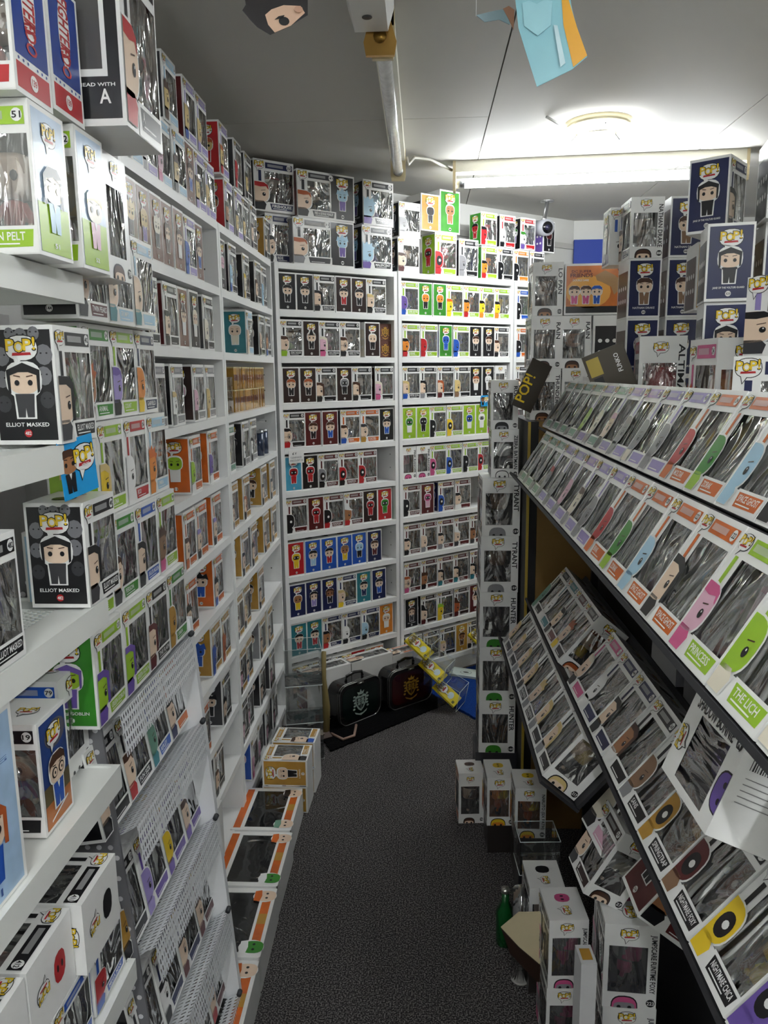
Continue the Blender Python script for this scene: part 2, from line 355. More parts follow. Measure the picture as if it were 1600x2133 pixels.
# ------------------------------------------------------------------ the window box
BW, BD, BH = .114, .089, .159
def faces_of(w, d, h):
    return dict(front=lambda u, v, l: (u, -d / 2 - l * LAY, v), left=lambda u, v, l: (-w / 2 - l * LAY, -u, v),
                right=lambda u, v, l: (w / 2 + l * LAY, u, v), back=lambda u, v, l: (-u, d / 2 + l * LAY, v),
                top=lambda u, v, l: (u, v - d / 2, h + l * LAY))
def frame(g, P, U0, U1, V0, V1, u0, u1, v0, v1, col):
    P_rect(g, P, U0, u0, V0, V1, col, 0); P_rect(g, P, u1, U1, V0, V1, col, 0)
    P_rect(g, P, u0, u1, V0, v0, col, 0); P_rect(g, P, u0, u1, v1, V1, col, 0)
FW = (-.027, .053, .028, .124)        # front opening (u0,u1,v0,v1) on the standard box
SW = (-.0365, .027, .03, .118)        # side opening
def carton_mesh(w, d, h, name, num, topc, skin='s', style='S', plain=False):
    g = G(); Fc = faces_of(w, d, h); kx, ky, kz = w / BW, d / BD, h / BH; c = PAL['w']
    frame(g, Fc['front'], -w / 2, w / 2, 0, h, FW[0] * kx, FW[1] * kx, FW[2] * kz, FW[3] * kz, c)
    P_rect(g, Fc['left'], -d / 2, d / 2, 0, h, c, 0)
    frame(g, Fc['right'], -d / 2, d / 2, 0, h, SW[0] * ky, SW[1] * ky, SW[2] * kz, SW[3] * kz, c)
    P_rect(g, Fc['back'], -w / 2, w / 2, 0, h, c, 0)
    P_rect(g, Fc['top'], -w / 2, w / 2, 0, d, c, 0)
    g.face([(-w / 2, d / 2, 0), (w / 2, d / 2, 0), (w / 2, -d / 2, 0), (-w / 2, -d / 2, 0)], c)
    # back panel print
    P_rect(g, Fc['back'], -w * .44, w * .44, .004, h * .8, PAL[topc], 1, 'art')
    for i in range(4):
        for j in range(2): P_ell(g, Fc['back'], -w * .3 + i * w * .2, h * .3 + j * h * .22, w * .06, w * .055, W_, 2, n=10)
    P_ell(g, Fc['top'], -w * .16, d * .5, w * .13, d * .2, PAL[topc], 2, n=12, e=.8); logo(g, Fc['top'], w * .22, d * .5, w * .26)
    for q in (-1, 1): P_ell(g, Fc['top'], -w * .16 + q * w * .05, d * .5, w * .022, d * .05, K_, 3, n=9)
    if plain: return g.mesh('carton')
    logo(g, Fc['right'], -.004 * ky, h * .89, .03 * kx)
    hr, u0 = .021 * kx, -.008 * ky
    P_poly(g, Fc['right'], ell(u0, .0015, hr + .0022, hr + .0022, n=20, e=.75, vlo=.0008), W_ if style == 'B' else K_, 1)
    P_poly(g, Fc['right'], ell(u0, .001, hr, hr, n=20, e=.75, vlo=.0008), PAL[topc], 2)
    if style not in 'BM': P_poly(g, Fc['right'], ell(u0, .0008, hr * .86, hr * .52, n=18, e=.6, vlo=.0008), PAL[skin], 3)
    for q in (-.009, .009): P_poly(g, Fc['right'], ell(u0 + q * kx, .003, .0035 * kx, .004, n=10, vlo=.0009), K_, 4)
    if name:
        P_text(g, Fc['right'], name, .0295 * ky, .0415 * ky, h - .02 - min(len(name) * .0125 * kz, h * .70), h - .02, K_, 2, rot=-90)
    if num:
        P_ell(g, Fc['right'], .035 * ky, .0125 * kz, .0075 * kx, .0075 * kx, K_, 2, n=16)
        P_text(g, Fc['right'], num, .029 * ky, .041 * ky, .009 * kz, .016 * kz, W_, 3)
    return g.mesh('carton')
def liner_mesh(w, d, h, col):
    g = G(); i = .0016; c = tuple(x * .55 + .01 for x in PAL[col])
    x0, x1, y0, y1, z0, z1 = -w / 2 + i, w / 2 - i, -d / 2 + i, d / 2 - i, i, h - i
    g.face([(x0, y1, z0), (x1, y1, z0), (x1, y1, z1), (x0, y1, z1)], c, 'art')
    g.face([(x0, y0, z0), (x0, y1, z0), (x0, y1, z1), (x0, y0, z1)], c, 'art')
    g.face([(x0, y0, z0), (x1, y0, z0), (x1, y1, z0), (x0, y1, z0)], c, 'art')
    g.face([(x0, y0, z1), (x0, y1, z1), (x1, y1, z1), (x1, y0, z1)], c, 'art')
    return g.mesh('liner')
def panel_mesh(w, d, h, panel, hair, skin, outfit, style, name, num, tcol='w', side='left'):
    g = G(); P = faces_of(w, d, h)[side]; ky, kz = d / BD, h / BH
    P_rect(g, P, -.0405 * ky, .0405 * ky, .006 * kz, h - .006 * kz, PAL[panel], 1, 'art')
    if num == '482':
        for u, v, r in ((-.028, .118, .011), (.03, .12, .012), (.028, .092, .011), (-.03, .088, .01), (.03, .06, .01), (-.03, .055, .01), (0, .145, .009), (-.015, .148, .007), (.018, .148, .008)):
            P_ell(g, P, u, v, r, r * 1.15, lin('77777c') if v > .08 else lin('3c3c40'), 1.4, n=12)
            for q in (-.004, .004): P_ell(g, P, u + q, v + .002, .0016, .0012, K_, 1.7, n=6)
    if num == '12' and w > .12:
        P_rect(g, P, -.026 * ky, .028 * ky, .04 * kz, h - .02 * kz, W_, 2); P_rect(g, P, -.021 * ky, .023 * ky, .046 * kz, h - .026 * kz, lin('4a4848'), 3, 'art')
        P_text(g, P, 'A', .018 * ky, .03 * ky, .018 * kz, .03 * kz, W_, 3); P_text(g, P, 'BOBBLE HEAD WITH', -.03 * ky, .035 * ky, .032 * kz, .035 * kz, W_, 3)
        return g.mesh('side_panel')
    logo(g, P, 0, h - .030 * kz, .044 * ky)
    draw_full(g, P, 0, .037 * kz, .070 * kz, hair, skin, outfit, style)
    if name: n_ = min(.030, len(name) * .0022 + .004); P_text(g, P, name, -n_ * ky, n_ * ky, .0245 * kz, .030 * kz, PAL[tcol], 4)
    P_ell(g, P, 0, .0155 * kz, .0055 * ky, .0055 * ky, PAL['r'] if num and num in ('482',) else PAL[tcol], 4, n=14)
    if num: P_text(g, P, num, -.0042 * ky, .0042 * ky, .013 * kz, .018 * kz, PAL['w'] if num == '482' else K_, 5)
    return g.mesh('side_panel')
def head_band_mesh(w, d, h, band, num):
    g = G(); P = faces_of(w, d, h)['front']; kx, kz = w / BW, h / BH
    logo(g, P, -.041 * kx, h - .0165 * kz, .027 * kx)
    P_rect(g, P, -.024 * kx, .052 * kx, h - .026 * kz, h - .008 * kz, PAL[band], 2, 'art')
    P_rect(g, P, -.018 * kx, .026 * kx, h - .021 * kz, h - .0125 * kz, tuple(x * .45 + .3 for x in PAL[band]), 3)
    if num:
        P_ell(g, P, .043 * kx, h - .0165 * kz, .007 * kx, .0075 * kx, W_, 3, n=14)
        P_text(g, P, num, .0375 * kx, .0485 * kx, h - .02 * kz, h - .013 * kz, K_, 4)
    P_rect(g, P, -.044 * kx, -.036 * kx, .086 * kz, h - .034 * kz, PAL[band], 2)
    return g.mesh('header')
def plate_mesh(w, d, h, band, name):
    g = G(); P = faces_of(w, d, h)['front']; kx, kz = w / BW, h / BH
    P_rect(g, P, -.020 * kx, .0565 * kx, .001, .030 * kz, W_, 2)
    P_poly(g, P, [(-.014 * kx, .026 * kz), (.052 * kx, .026 * kz), (.050 * kx, .008 * kz), (-.010 * kx, .007 * kz)], PAL[band], 3)
    if name: P_text(g, P, name, (-.008) * kx, min(.048, -.008 + len(name) * .0062) * kx, .0145 * kz, .0235 * kz, W_, 4)
    P_rect(g, P, -.006 * kx, .034 * kx, .0102 * kz, .0118 * kz, W_, 4)
    return g.mesh('name_plate')
def window_mesh(w, d, h):
    g = G(); kx, ky, kz = w / BW, d / BD, h / BH; Fc = faces_of(w, d, h)
    a = FW; P = Fc['front']; P_rect(g, P, a[0] * kx, w / 2 - .0006, a[2] * kz, a[3] * kz, W_, -1.5, 'film')
    a = SW; P = Fc['right']; P_rect(g, P, a[0] * ky, a[1] * ky, a[2] * kz, a[3] * kz, W_, -1.5, 'film')
    return g.mesh('window')
def portrait_mesh(w, d, h, hair, skin, outfit, style):
    g = G(); P = faces_of(w, d, h)['front']; kz = (h / BH) / (w / BW)
    draw_head(g, lambda u, v, l: P(u, v * kz, l), w, hair, skin, outfit, style)
    return g.mesh('portrait')
NBOX = [0]
def figure_box(M, spec, label, group, size=(BW, BD, BH), rart=None):
    """spec: panel hair style skin outfit band name num"""
    panel, hair, style, skin, outfit, band, name, num = spec
    w, d, h = size; NBOX[0] += 1
    t = thing('figure_box' if w < .12 else 'deluxe_figure_box', label, 'figure box', M, group)
    obj('carton', cached(('c', size, name, num, hair, skin, style, bool(rart)), lambda: carton_mesh(w, d, h, name, num, hair, skin, style, bool(rart))), t)
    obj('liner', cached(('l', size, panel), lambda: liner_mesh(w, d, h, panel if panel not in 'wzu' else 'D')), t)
    obj('side_panel', cached(('p', size, panel, hair, skin, outfit, style, name, num), lambda: panel_mesh(w, d, h, panel, hair, skin, outfit, style, name, num)), t)
    if rart:
        g = G(); P_rect(g, faces_of(w, d, h)['right'], -d / 2, d / 2, 0, h, PAL['w'], .5); rart(g, faces_of(w, d, h)['right'], w, d, h); obj('side_print', g, t)
    obj('header', cached(('h', size, band, num), lambda: head_band_mesh(w, d, h, band, num)), t)
    obj('name_plate', cached(('n', size, band, name), lambda: plate_mesh(w, d, h, band, name)), t)
    obj('portrait', cached(('o', size, hair, skin, outfit, style), lambda: portrait_mesh(w, d, h, hair, skin, outfit, style)), t)
    obj('window_film', cached(('w', size), lambda: window_mesh(w, d, h)), t)
    f = obj('figure', cached(('f', hair, skin, outfit, style), lambda: figure_mesh(hair, skin, outfit, style)), t)
    s = h / BH
    f.matrix_local = Matrix.Translation((.008 * w / BW, 0, .012 * s + .002)) @ Matrix.Scale(s * 1.08, 4) @ Matrix.Rotation(random.uniform(-.25, .1), 4, 'Z')
    return t
ORD = ['first', 'second', 'third', 'fourth', 'fifth', 'sixth', 'seventh', 'eighth', 'ninth', 'tenth', 'eleventh', 'twelfth', 'thirteenth', 'fourteenth', 'fifteenth', 'sixteenth', 'seventeenth', 'eighteenth', 'nineteenth', 'twentieth']
def parse(tok):
    """px T panel hair+style skin outfit band NAME num"""
    q = tok.split()
    px = float(q[0]); T = q[1]; panel = q[2]; hair, style = q[3][0], q[3][1]; skin, outfit, band = q[4], q[5], q[6]
    name = q[7].replace('_', ' ') if len(q) > 7 and q[7] != '-' else None
    num = q[8] if len(q) > 8 else str(random.randint(10, 299))
    return px, T, (panel, hair, style, skin, outfit, band, name, num)
STY = dict(S='short-haired', G='bespectacled', C='short-haired', L='long-haired', X='spiky-haired', H='pointed-hat', D='hooded', B='bald', M='masked')
def describe(T, sp):
    panel, hair, style, skin, outfit, band, name, num = sp
    if style == 'B': who = f'{CN[skin]} bald'
    elif style == 'M': who = f'{CN[hair]} masked'
    else: who = f'{CN[hair]} {STY[style]}'
    return who
# ------------------------------------------------------------------ room shell
CEIL = 2.45
ANG = 51.5
DIR = Vector((math.sin(rad(ANG)), math.cos(rad(ANG)), 0)); NRM = Vector((math.cos(rad(ANG)), -math.sin(rad(ANG)), 0))
CORN = Vector((-.62, 3.297, 0))
def at_s(s, z, off=0): return CORN + DIR * s + NRM * off + Vector((0, 0, z))
def s_of(px, py, off=0):
    o = CORN + NRM * off; d = ray(px, py); c = Vector((0, 0, H)); t = (o - c).dot(NRM) / d.dot(NRM); return (c + d * t - CORN).dot(DIR)
g = G(); g.box(-1.6, 3.2, -2.6, 6.0, -.05, 0, (.05, .05, .05), 'carpet'); struct('floor', g)
wallc = lin('d9d9d4')
g = G(); g.box(-1.0, -.93, -2.5, 3.75, 0, CEIL, wallc, 'plaster'); struct('wall_left', g)
g = G(); Mw = Matrix.Translation(at_s(.95, CEIL / 2, -.33)) @ Matrix.Rotation(rad(90 - ANG), 4, 'Z')
g.obox(Mw, 2.62, .06, CEIL, wallc, 'plaster'); struct('wall_back', g)
g = G(); cpt = at_s(2.22, 0, -.3); g.box(cpt.x - .05, 2.5, cpt.y - .02, cpt.y + .05, 0, CEIL, wallc, 'plaster'); struct('wall_far', g)
g = G(); g.box(2.45, 2.52, -2.5, 4.9, 0, CEIL, wallc, 'plaster'); struct('wall_right', g)
g = G(); g.box(-1.0, 2.5, -2.56, -2.5, 0, CEIL, wallc, 'plaster'); struct('wall_near', g)
ceilc = lin('c2c0ba')
g = G(); g.box(-1.1, 2.6, -2.6, 5.2, CEIL + .012, CEIL + .05, lin('56544f'), 'plaster'); ce = struct('ceiling', g)
for x0, x1, ys in ((-1.05, .235, (-2.55, .42, 2.922, 5.15)), (.235, 1.125, (-2.55, -.4, 2.0, 5.15)), (1.125, 2.55, (-2.55, 1.3, 3.7, 5.15))):
    for a, b in zip(ys, ys[1:]):
        g = G(); g.box(x0 + .0022, x1 - .0022, a + .0015, b - .0015, CEIL, CEIL + .012, ceilc, 'plaster'); obj('ceiling_panel', g, ce)
# cornice and rail on the back walls
g = G(); Mt = Matrix.Translation(at_s(.95, 2.30, -.293)) @ Matrix.Rotation(rad(90 - ANG), 4, 'Z'); g.obox(Mt, 2.6, .012, .03, lin('c4c4be'), 'board'); struct('trim_1', g)
g = G(); g.box(cpt.x, 2.45, cpt.y - .035, cpt.y - .02, 2.29, 2.32, lin('c4c4be'), 'board'); struct('trim_2', g)
g = G(); a = on_y(1196, 500, cpt.y - .05); b_ = on_y(1330, 548, cpt.y - .05)
g.box(a.x, b_.x + .6, cpt.y - .06, cpt.y - .035, b_.z, a.z, lin('1a3a9a'), 'matte'); o = tag(obj('wall_board', g), 'flat blue board fixed high on the far wall', 'board')
g = G(); g.box(a.x + .05, b_.x + .6, cpt.y - .12, cpt.y - .036, b_.z - .03, b_.z - .012, W_, 'board'); tag(obj('wall_shelf', g), 'narrow white ledge under the blue board on the far wall', 'shelf')
# ------------------------------------------------------------------ bookcases
ZS = [2.03, 1.836, 1.643, 1.445, 1.253, 1.062, .873, .678, .485, .30, .10]
boardc = lin('f4f5f4')
def bookcase(origin, u, n, width, label, depth=.28):
    """origin: lower front-left corner, u along the front, n out of it"""
    M = Matrix((( u.x, -n.x, 0, origin.x), (u.y, -n.y, 0, origin.y), (0, 0, 1, 0), (0, 0, 0, 1)))
    t = thing('bookcase', label, 'bookcase', M, 'white bookcases along the walls')
    T_ = .018
    for x in (0, width - T_):
        g = G(); g.box(x, x + T_, 0, depth, 0, 2.03, boardc, 'board')
        for z in range(14, 60): 
            for y in (.04, .235): 
                if z % 2: g.box(x + (T_ - .0002 if x == 0 else -.0003), x + (T_ + .0004 if x == 0 else .0004), y, y + .005, z * .032, z * .032 + .005, lin('55554f'), 'matte')
        obj('side_panel', g, t)
    g = G(); g.box(T_, width - T_, depth - .006, depth, .08, 2.03, boardc, 'board'); obj('back_panel', g, t)
    for z in ZS:
        g = G(); g.box(T_ + .0005, width - T_ - .0005, 0.0, depth - .007, z - .024, z, boardc, 'board'); obj('shelf', g, t)
    g = G(); g.box(T_, width - T_, .02, .035, 0, .076, boardc, 'board'); obj('plinth', g, t)
    return t
XL = -.62
YX = Vector((0, 1, 0)); NX = Vector((1, 0, 0))
bookcase(Vector((XL, 1.655, 0)), YX, NX, .785, 'white bookcase on the left wall, nearer of the two')
bookcase(Vector((XL, 2.445, 0)), YX, NX, .835, 'white bookcase on the left wall, next to the corner')
bookcase(at_s(.012, 0), DIR, NRM, .632, 'white bookcase across the corner, left of the middle post')
bookcase(at_s(.652, 0), DIR, NRM, .745, 'white bookcase across the corner, right of the middle post')
bookcase(at_s(1.405, 0), DIR, NRM, .70, 'white bookcase at the far right behind the stacked boxes')
PLANES = {
 'L1': ('near left bookcase', 1.675, 2.42), 'L2': ('corner left bookcase', 2.465, 3.26),
 'M': ('middle bookcase', .032, .626), 'R': ('right bookcase', .672, 1.378), 'R2': ('far right bookcase', 1.425, 2.08)}
SZ = (.106, .084, .157)
def row(unit, lev, toks, inset=.004):
    nm, lo, hi = PLANES[unit]; z = ZS[lev]; left = unit[0] == 'L'
    n = NX if left else NRM; th = math.atan2(n.x, -n.y); items = []; cur = lo
    for tk in toks.split(';'):
        px, T, sp = parse(tk.strip()); py = CY
        for _ in range(12):
            if left:
                q = on_x(px, py, XL); s = q.y; zz = q.z; yy = q.y
            else:
                s = s_of(px, py); q = at_s(s, 0); d = ray(px, py); tt = (CORN - Vector((0, 0, H))).dot(NRM) / d.dot(NRM); zz = H + d.z * tt; yy = q.y
            py += (zz - z) * F / max(.5, yy)
        w = SZ[0] if T == 'F' else SZ[1]
        s = max(s, cur + .0012); cur = s + w; items.append([s, w, T, sp])
    lim = hi
    for it in reversed(items):            # push back whatever would stick out at the far end
        it[0] = min(it[0], lim - it[1]); lim = it[0] - .0012
    if items[0][0] < lo - .001:
        items = items[:-1]; cur = lo
        for it in items: it[0] = max(it[0], cur + .0012); cur = it[0] + it[1]
    for i, (s, w, T, sp) in enumerate(items):
        if s + w > hi + .003: continue
        dp = SZ[1] if T == 'F' else SZ[0]; ins = inset + random.uniform(0, .008)
        base = (Vector((XL, s + w / 2, z)) if left else at_s(s + w / 2, z)) - n * (dp / 2 + ins)
        base.z += .0006
        rz = th + (0 if T == 'F' else (math.pi / 2 if T == 'A' else -math.pi / 2)) + random.uniform(-.012, .012)
        who = describe(T, sp); o_ = ORD[i]; lv = ORD[lev] if lev else 'top'
        if T == 'F': lab = f'box with {who} portrait, {o_} from left, {lv} shelf, {nm}'
        elif T == 'A': lab = f'{CN[sp[0]]} side with {who} figure, {o_} from left, {lv} shelf, {nm}'
        else: lab = f'windowed side, {who} figure, {o_} from left, {lv} shelf, {nm}'
        figure_box(TM(base, rz), sp, lab, f'figure boxes on the {lv} shelf of the {nm}', SZ)
# --- middle bookcase
row('M', 1, '568 A k kS s k k; 585 A k kS s k k; 607 F k kD s k k SEVERUS_SNAPE 05; 650 A d kS s r k; 680 A d kS s k k; 722 F d fS s k k DRACO_MALFOY 13; 762 F d wL s k k -')
row('M', 2, '581 F d hS s l k CEDRIC_DIGGORY 20; 627 A d kH s k k; 666 F d iL P m k LUNA_LOVEGOOD 41; 712 F d hG s k k HARRY_POTTER 26; 762 A d iB s k k')
row('M', 3, '581 A d aS s k k; 613 A d aS s k k; 654 F d hL s k k - 35; 698 A d eM e k k; 732 F d hL s k k - 35; 783 F d iL P m k -')
row('M', 4, '587 F d kG s r k - 26; 636 A R hS s k o - 93; 671 A R hS s b o - 94; 713 F D hS s b o DEAN 94; 755 F D DS s G o CASTIEL 95; 795 A k kS s b k')
row('M', 5, '583 A c rM r r k; 617 A k rM r r k; 658 F k eM e k R DEADPOOL 21; 701 F k rM r k R DEADPOOL 20; 745 F k rM r r R DEADPOOL 21; 786 F n bM b y R DEADPOOL')
row('M', 6, '574 F k kM r k R; 606 A R rM r r k; 638 F k kM r r R DEADPOOL; 682 F k wH S r R DEADPOOL; 720 A d rM r r k; 753 A r gM g g r; 790 F r rM r k r DEADPOOL')
row('M', 7, '599 A r yM y y r; 632 A b kS s u b; 667 A b kS s r b; 698 A b TS S y b; 729 A b uB u k b; 763 A n hS s R n; 795 A n kS s y n')
row('M', 8, '596 A n kB S y n; 629 A n kL s V n; 662 A n hL S k n; 695 F u fS s y n CAPTAIN_KIRK; 736 A t kS s n n; 762 A n kS s b n; 793 F u kS s y n SULU 84')
row('M', 9, '583 A t kS s r b; 606 A t kS s r b; 645 F k kS S r n UHURA 85; 688 F k wB w k n KRALL; 729 F k uB u k n JAYLAH; 766 A O wS s w k; 793 A O wS s w k')
row('M', 10, '590 F k hS s k k; 640 F k kS s k k - 32; 687 F k kS s k k - 33; 727 A r kS s y r; 757 F o hS s r o; 797 F o kS s r o')
# --- right bookcase
row('R', 1, '839 F g pB p b l SUPER_GROVER; 878 A g oB O k g; 899 A g oB O k g; 929 F g oS y y l; 962 F g kS O r l ERNIE; 999 F g kS y O l BERT; 1033 F g kS y O l BERT')
row('R', 2, '840 F g kS O r l ERNIE 05; 878 F g rB r r l ELMO 08; 916 A g bB b b g; 951 F g bB b b l GROVER 01; 984 A k hS s k k; 1007 A k hS s k k; 1030 F k hS s k k HAN_SOLO')
row('R', 3, '840 F k fL s b k PETER_QUILL; 877 F k kL s e k; 912 F k aL s R k; 948 F k fS f T k; 981 A k aS s w k; 1001 A k iB w w k; 1024 W k eS s k k DEN 12')
row('R', 4, '840 A l gM g w l; 854 A l kM k k l; 869 F k kM D k l BLACK_RANGER; 906 F k yM y y l YELLOW_RANGER; 940 A l bM b w l; 956 A l wM w w l; 980 F k mM m m l')
row('R', 5, '840 W k mM m P l PINK_RANGER; 867 W k mM m P l PINK_RANGER; 897 F k mM m m l PINK_RANGER 407; 932 F k bM b b l BLUE_RANGER 410; 965 F k kM D k l BLACK_RANGER 411; 998 F k rM r r l RED_RANGER')
row('R', 6, '843 F k kM k k R BLACK_RANGER; 879 A R mM m P R; 915 F n bM b b R BLUE_RANGER; 951 F k kS s w R')
row('R', 7, '844 F k kS s k R GLENN_RHEE 42; 880 F k iB s e R - 43; 913 F k kS s e R NEGAN 41; 949 F k wH s D R; 981 F k hS S D R')
row('R', 8, '844 F k aG s m R BARB 29; 880 F k hX S k R - 29; 913 F k kL s t R ALPHA 78; 947 F k kL s t R ALPHA 79; 980 F k kL s t R ALPHA')
row('R', 9, '846 A k hL s D k BILL_COSBY; 879 F k kH s R d; 913 F k lX y y d GRINCH; 947 F k hH a R d; 977 A R kH s w d')
row('R', 10, '847 F k hS s k k; 885 F k kS s k k; 916 F k fS s k k; 939 A G hS S h G; 972 F D hS s k k')
row('R2', 1, '1073 F g kM k k b; 1110 F g kM k k b')
row('R2', 2, '1073 F g kM w b o; 1112 F g kM k k b')
row('R2', 3, '1073 F k hS s k k; 1108 A k hS s k k')
row('R2', 4, '1073 W r mS s k r; 1100 F r kS s k r')
# --- corner-side left bookcase
row('L2', 1, '465 A k PB P k k; 482 F k uB u b k; 514 F k yS i f k; 536 F k hS s k k; 552 F k uS u u k')
row('L2', 2, '521 F t sB s i u; 547 F k iB s k k; 560 F k hX S b k')
row('L2', 4, '482 F Q kS f k Q; 511 F k kL w k e; 530 F k kD w k e')
row('L2', 5, '489 F k kS s k G; 515 F G aL s k G; 551 F G hS s k G; 567 F G kS s k G')
row('L2', 6, '511 F G kS s k G; 529 F e kX s k G; 554 F G hS s k G; 575 F G hS s k G')
row('L2', 7, '500 F G hS s k G; 517 F G fL s k G; 545 F G kS s k G')
row('L2', 8, '503 F D hS P k G; 519 F D kS s b G; 547 F e hS s k G; 562 F i hS s k G')
row('L2', 9, '503 F D kS P n k; 519 F D hS P k k; 549 F k kS s k k; 566 F D kS P k k')
row('L2', 10, '531 F b PB P m w; 545 F D PB P k w; 560 F D hS P k w; 574 F D kS P k w')
# --- nearer left bookcase
row('L1', 1, '228 A B fX f d B; 257 A B fL f p B; 280 A B iX i k B; 306 A B hL s h B; 330 A B hS s w B; 394 F B bS b b V; 410 A B hS s b B')
row('L1', 2, '310 F R kS s k k; 355 F R kS s k k; 384 A B hH s w B; 402 A k iL s w k; 433 F D iL i k k')
row('L1', 3, '325 F k wS i k e; 367 F k fS w e e; 415 F d iB P d e; 438 F k fL f G e')
row('L1', 4, '330 F o gB g p o; 406 F o gB l w o - 11; 445 F o pB p w o')
row('L1', 5, '345 F o hS s o o; 392 F o hS s o o; 418 F o VS s k o - 107; 452 F o VS s k o')
row('L1', 6, '360 F o kX s n o; 400 F o kX s o o; 457 F o kX s b o')
row('L1', 7, '385 F o hX s o o; 451 F G bX b b G; 470 F G aX a a G')
row('L1', 8, '400 F o kX s D o; 425 F D kX s k o; 470 F D kX s k k')
row('L1', 9, '430 F D hS s D k; 458 F D hS s k k')
# ------------------------------------------------------------------ boxes stacked on top of the bookcases
def put(px, py, depth_y, rz, sp, label, group, size=(BW, BD, BH), corner='l', z=None, lean=0):
    """lower visible-corner at pixel (px,py), at distance depth_y; rz 0 = front faces the camera"""
    p = on_y(px, py, depth_y)
    if z is not None: p.z = z
    w, d, h = size
    loc = Vector((-w / 2, -d / 2, 0)) if corner == 'l' else Vector((w / 2, -d / 2, 0))
    M = Matrix.Translation(p) @ Matrix.Rotation(rz, 4, 'Z') @ Matrix.Rotation(lean, 4, 'X') @ Matrix.Translation(-loc)
    return figure_box(M, sp, label, group, size)
def topbox(unit, px, lev, T, tok, label, size=(BW, BD, BH), inset=.006, z0=2.0306):
    """box standing on top of a bookcase or on the box below it; px = left foot of its outer face"""
    left = unit == 'L'; n = NX if left else NRM; th = math.atan2(n.x, -n.y); py = CY; z = z0 + lev
    for _ in range(14):
        if left: q = on_x(px, py, XL); s = q.y; zz = q.z
        else:
            d = ray(px, py); tt = (CORN - Vector((0, 0, H))).dot(NRM) / d.dot(NRM); q = Vector((0, 0, H)) + d * tt; s = (q - CORN).dot(DIR); zz = q.z
        py += (zz - z) * F / max(.5, q.y)
    w, dp = (size[0], size[1]) if T == 'F' else (size[1], size[0])
    base = (Vector((XL, s + w / 2, z)) if left else at_s(s + w / 2, z)) - n * (dp / 2 + inset)
    _, _, sp = parse('0 ' + T + ' ' + tok)
    return figure_box(TM(base, th + (0 if T == 'F' else (math.pi / 2 if T == 'A' else -math.pi / 2))), sp, label, 'figure boxes stacked on top of the bookcases', size), s, w
BIG = (.17, .135, .195)
def run(unit, toks, lev, inset=.006, size=(.108, .085, BH), start=None, tier='lower'):
    cur = -9 if start is None else start
    for i, tk in enumerate(toks.split(';')):
        q = tk.split(); px = float(q[0]); T = q[1]; rest = ' '.join(q[2:])
        left = unit == 'L'; w = size[0] if T == 'F' else size[1]
        _, _, sp = parse('0 ' + T + ' ' + rest)
        # find s without building
        py = CY; z = 2.0306 + lev
        for _ in range(14):
            if left: qq = on_x(px, py, XL); s = qq.y; zz = qq.z
            else:
                d = ray(px, py); tt = (CORN - Vector((0, 0, H))).dot(NRM) / d.dot(NRM); qq = Vector((0, 0, H)) + d * tt; s = (qq - CORN).dot(DIR); zz = qq.z
            py += (zz - z) * F / max(.5, qq.y)
        s = max(s, cur + .002); cur = s + w
        n = NX if left else NRM; th = math.atan2(n.x, -n.y); dp = size[1] if T == 'F' else size[0]
        base = (Vector((XL, s + w / 2, z)) if left else at_s(s + w / 2, z)) - n * (dp / 2 + inset + random.uniform(0, .005))
        who = describe(T, sp); nm = 'left bookcases' if left else 'corner bookcases'
        lab = f'{CN[sp[0]]}-sided box, {who} figure, {ORD[i]} in {tier} layer atop {nm}'
        figure_box(TM(base, th + (0 if T == 'F' else (math.pi / 2 if T == 'A' else -math.pi / 2))), sp, lab, 'figure boxes stacked on top of the bookcases', size)
run('L', '268 F k hS s k u; 303 F o wG w e V; 339 F D mS P m u; 366 F D hX f k u; 394 A B hS s b B; 411 F D hS f V V; 428 F D fS f V V; 476 F r kS S k V; 498 F D kS f k V; 513 F D kS f k k; 528 F D kS s k k; 556 F G kS s k k', 0)
run('L', '309 F t mS P m u; 350 F D hX f h u; 391 F R fS f b V; 418 F R fS f V V; 465 F r aS f r V; 494 F D rS r r k; 516 F D kS f k k', .1605, tier='upper')
# deluxe boxes over the corner
def big(px, lev, T, tok, label, size): return topbox('M', px, lev, T, tok, label, size)
topbox('M', 566, 0, 'F', 'k kS s k n RIDE 20', 'dark deluxe figure box numbered 20 in the corner on the bookcase', (.121, .10, .2), .045)
topbox('M', 538, .201, 'F', 'k rS s k n FIREHOUSE 22', 'large dark deluxe figure box numbered 22 touching the ceiling corner', (.185, .10, .2), .03)
big(614, 0, 'F', 'e aS s e D - 31', 'silver deluxe box with big window in the lower layer over the corner', (.19, .13, .19))
big(622, .191, 'F', 'R aS s k D FRED_&_GEORGE_WEASLEY 41', 'wide two-figure window box at the very top, grey name band', (.19, .13, .19))
big(690, 0, 'A', 'k uX u p k - -', 'black art-sided dragon figure box, lower left one of four alike', (.16, .125, .19))
big(690, .1915, 'A', 'k uX u p k - -', 'black art-sided dragon figure box, upper left one of four alike', (.16, .125, .19))
big(757, 0, 'F', 'k uX u p k MALEFICENT', 'black-sided large dragon figure box, lower right one of four alike', (.165, .125, .19))
big(759, .1915, 'F', 'k uX u p k MALEFICENT', 'black-sided large dragon figure box, upper right one of four alike', (.165, .125, .19))
big(831, 0, 'F', 'k hS s R w TWO-PACK', 'two-figure window box with portraits along the bottom, lower of two', (.125, .089, .155))
big(833, .156, 'F', 'k eS e e w TWO-PACK', 'two-figure window box with portraits along the bottom, upper of two', (.125, .089, .155))
big(908, 0, 'F', 'l rM r r l - 497', 'lime-sided box with red and white masked figure beside the tall green box', (.135, .10, .195))
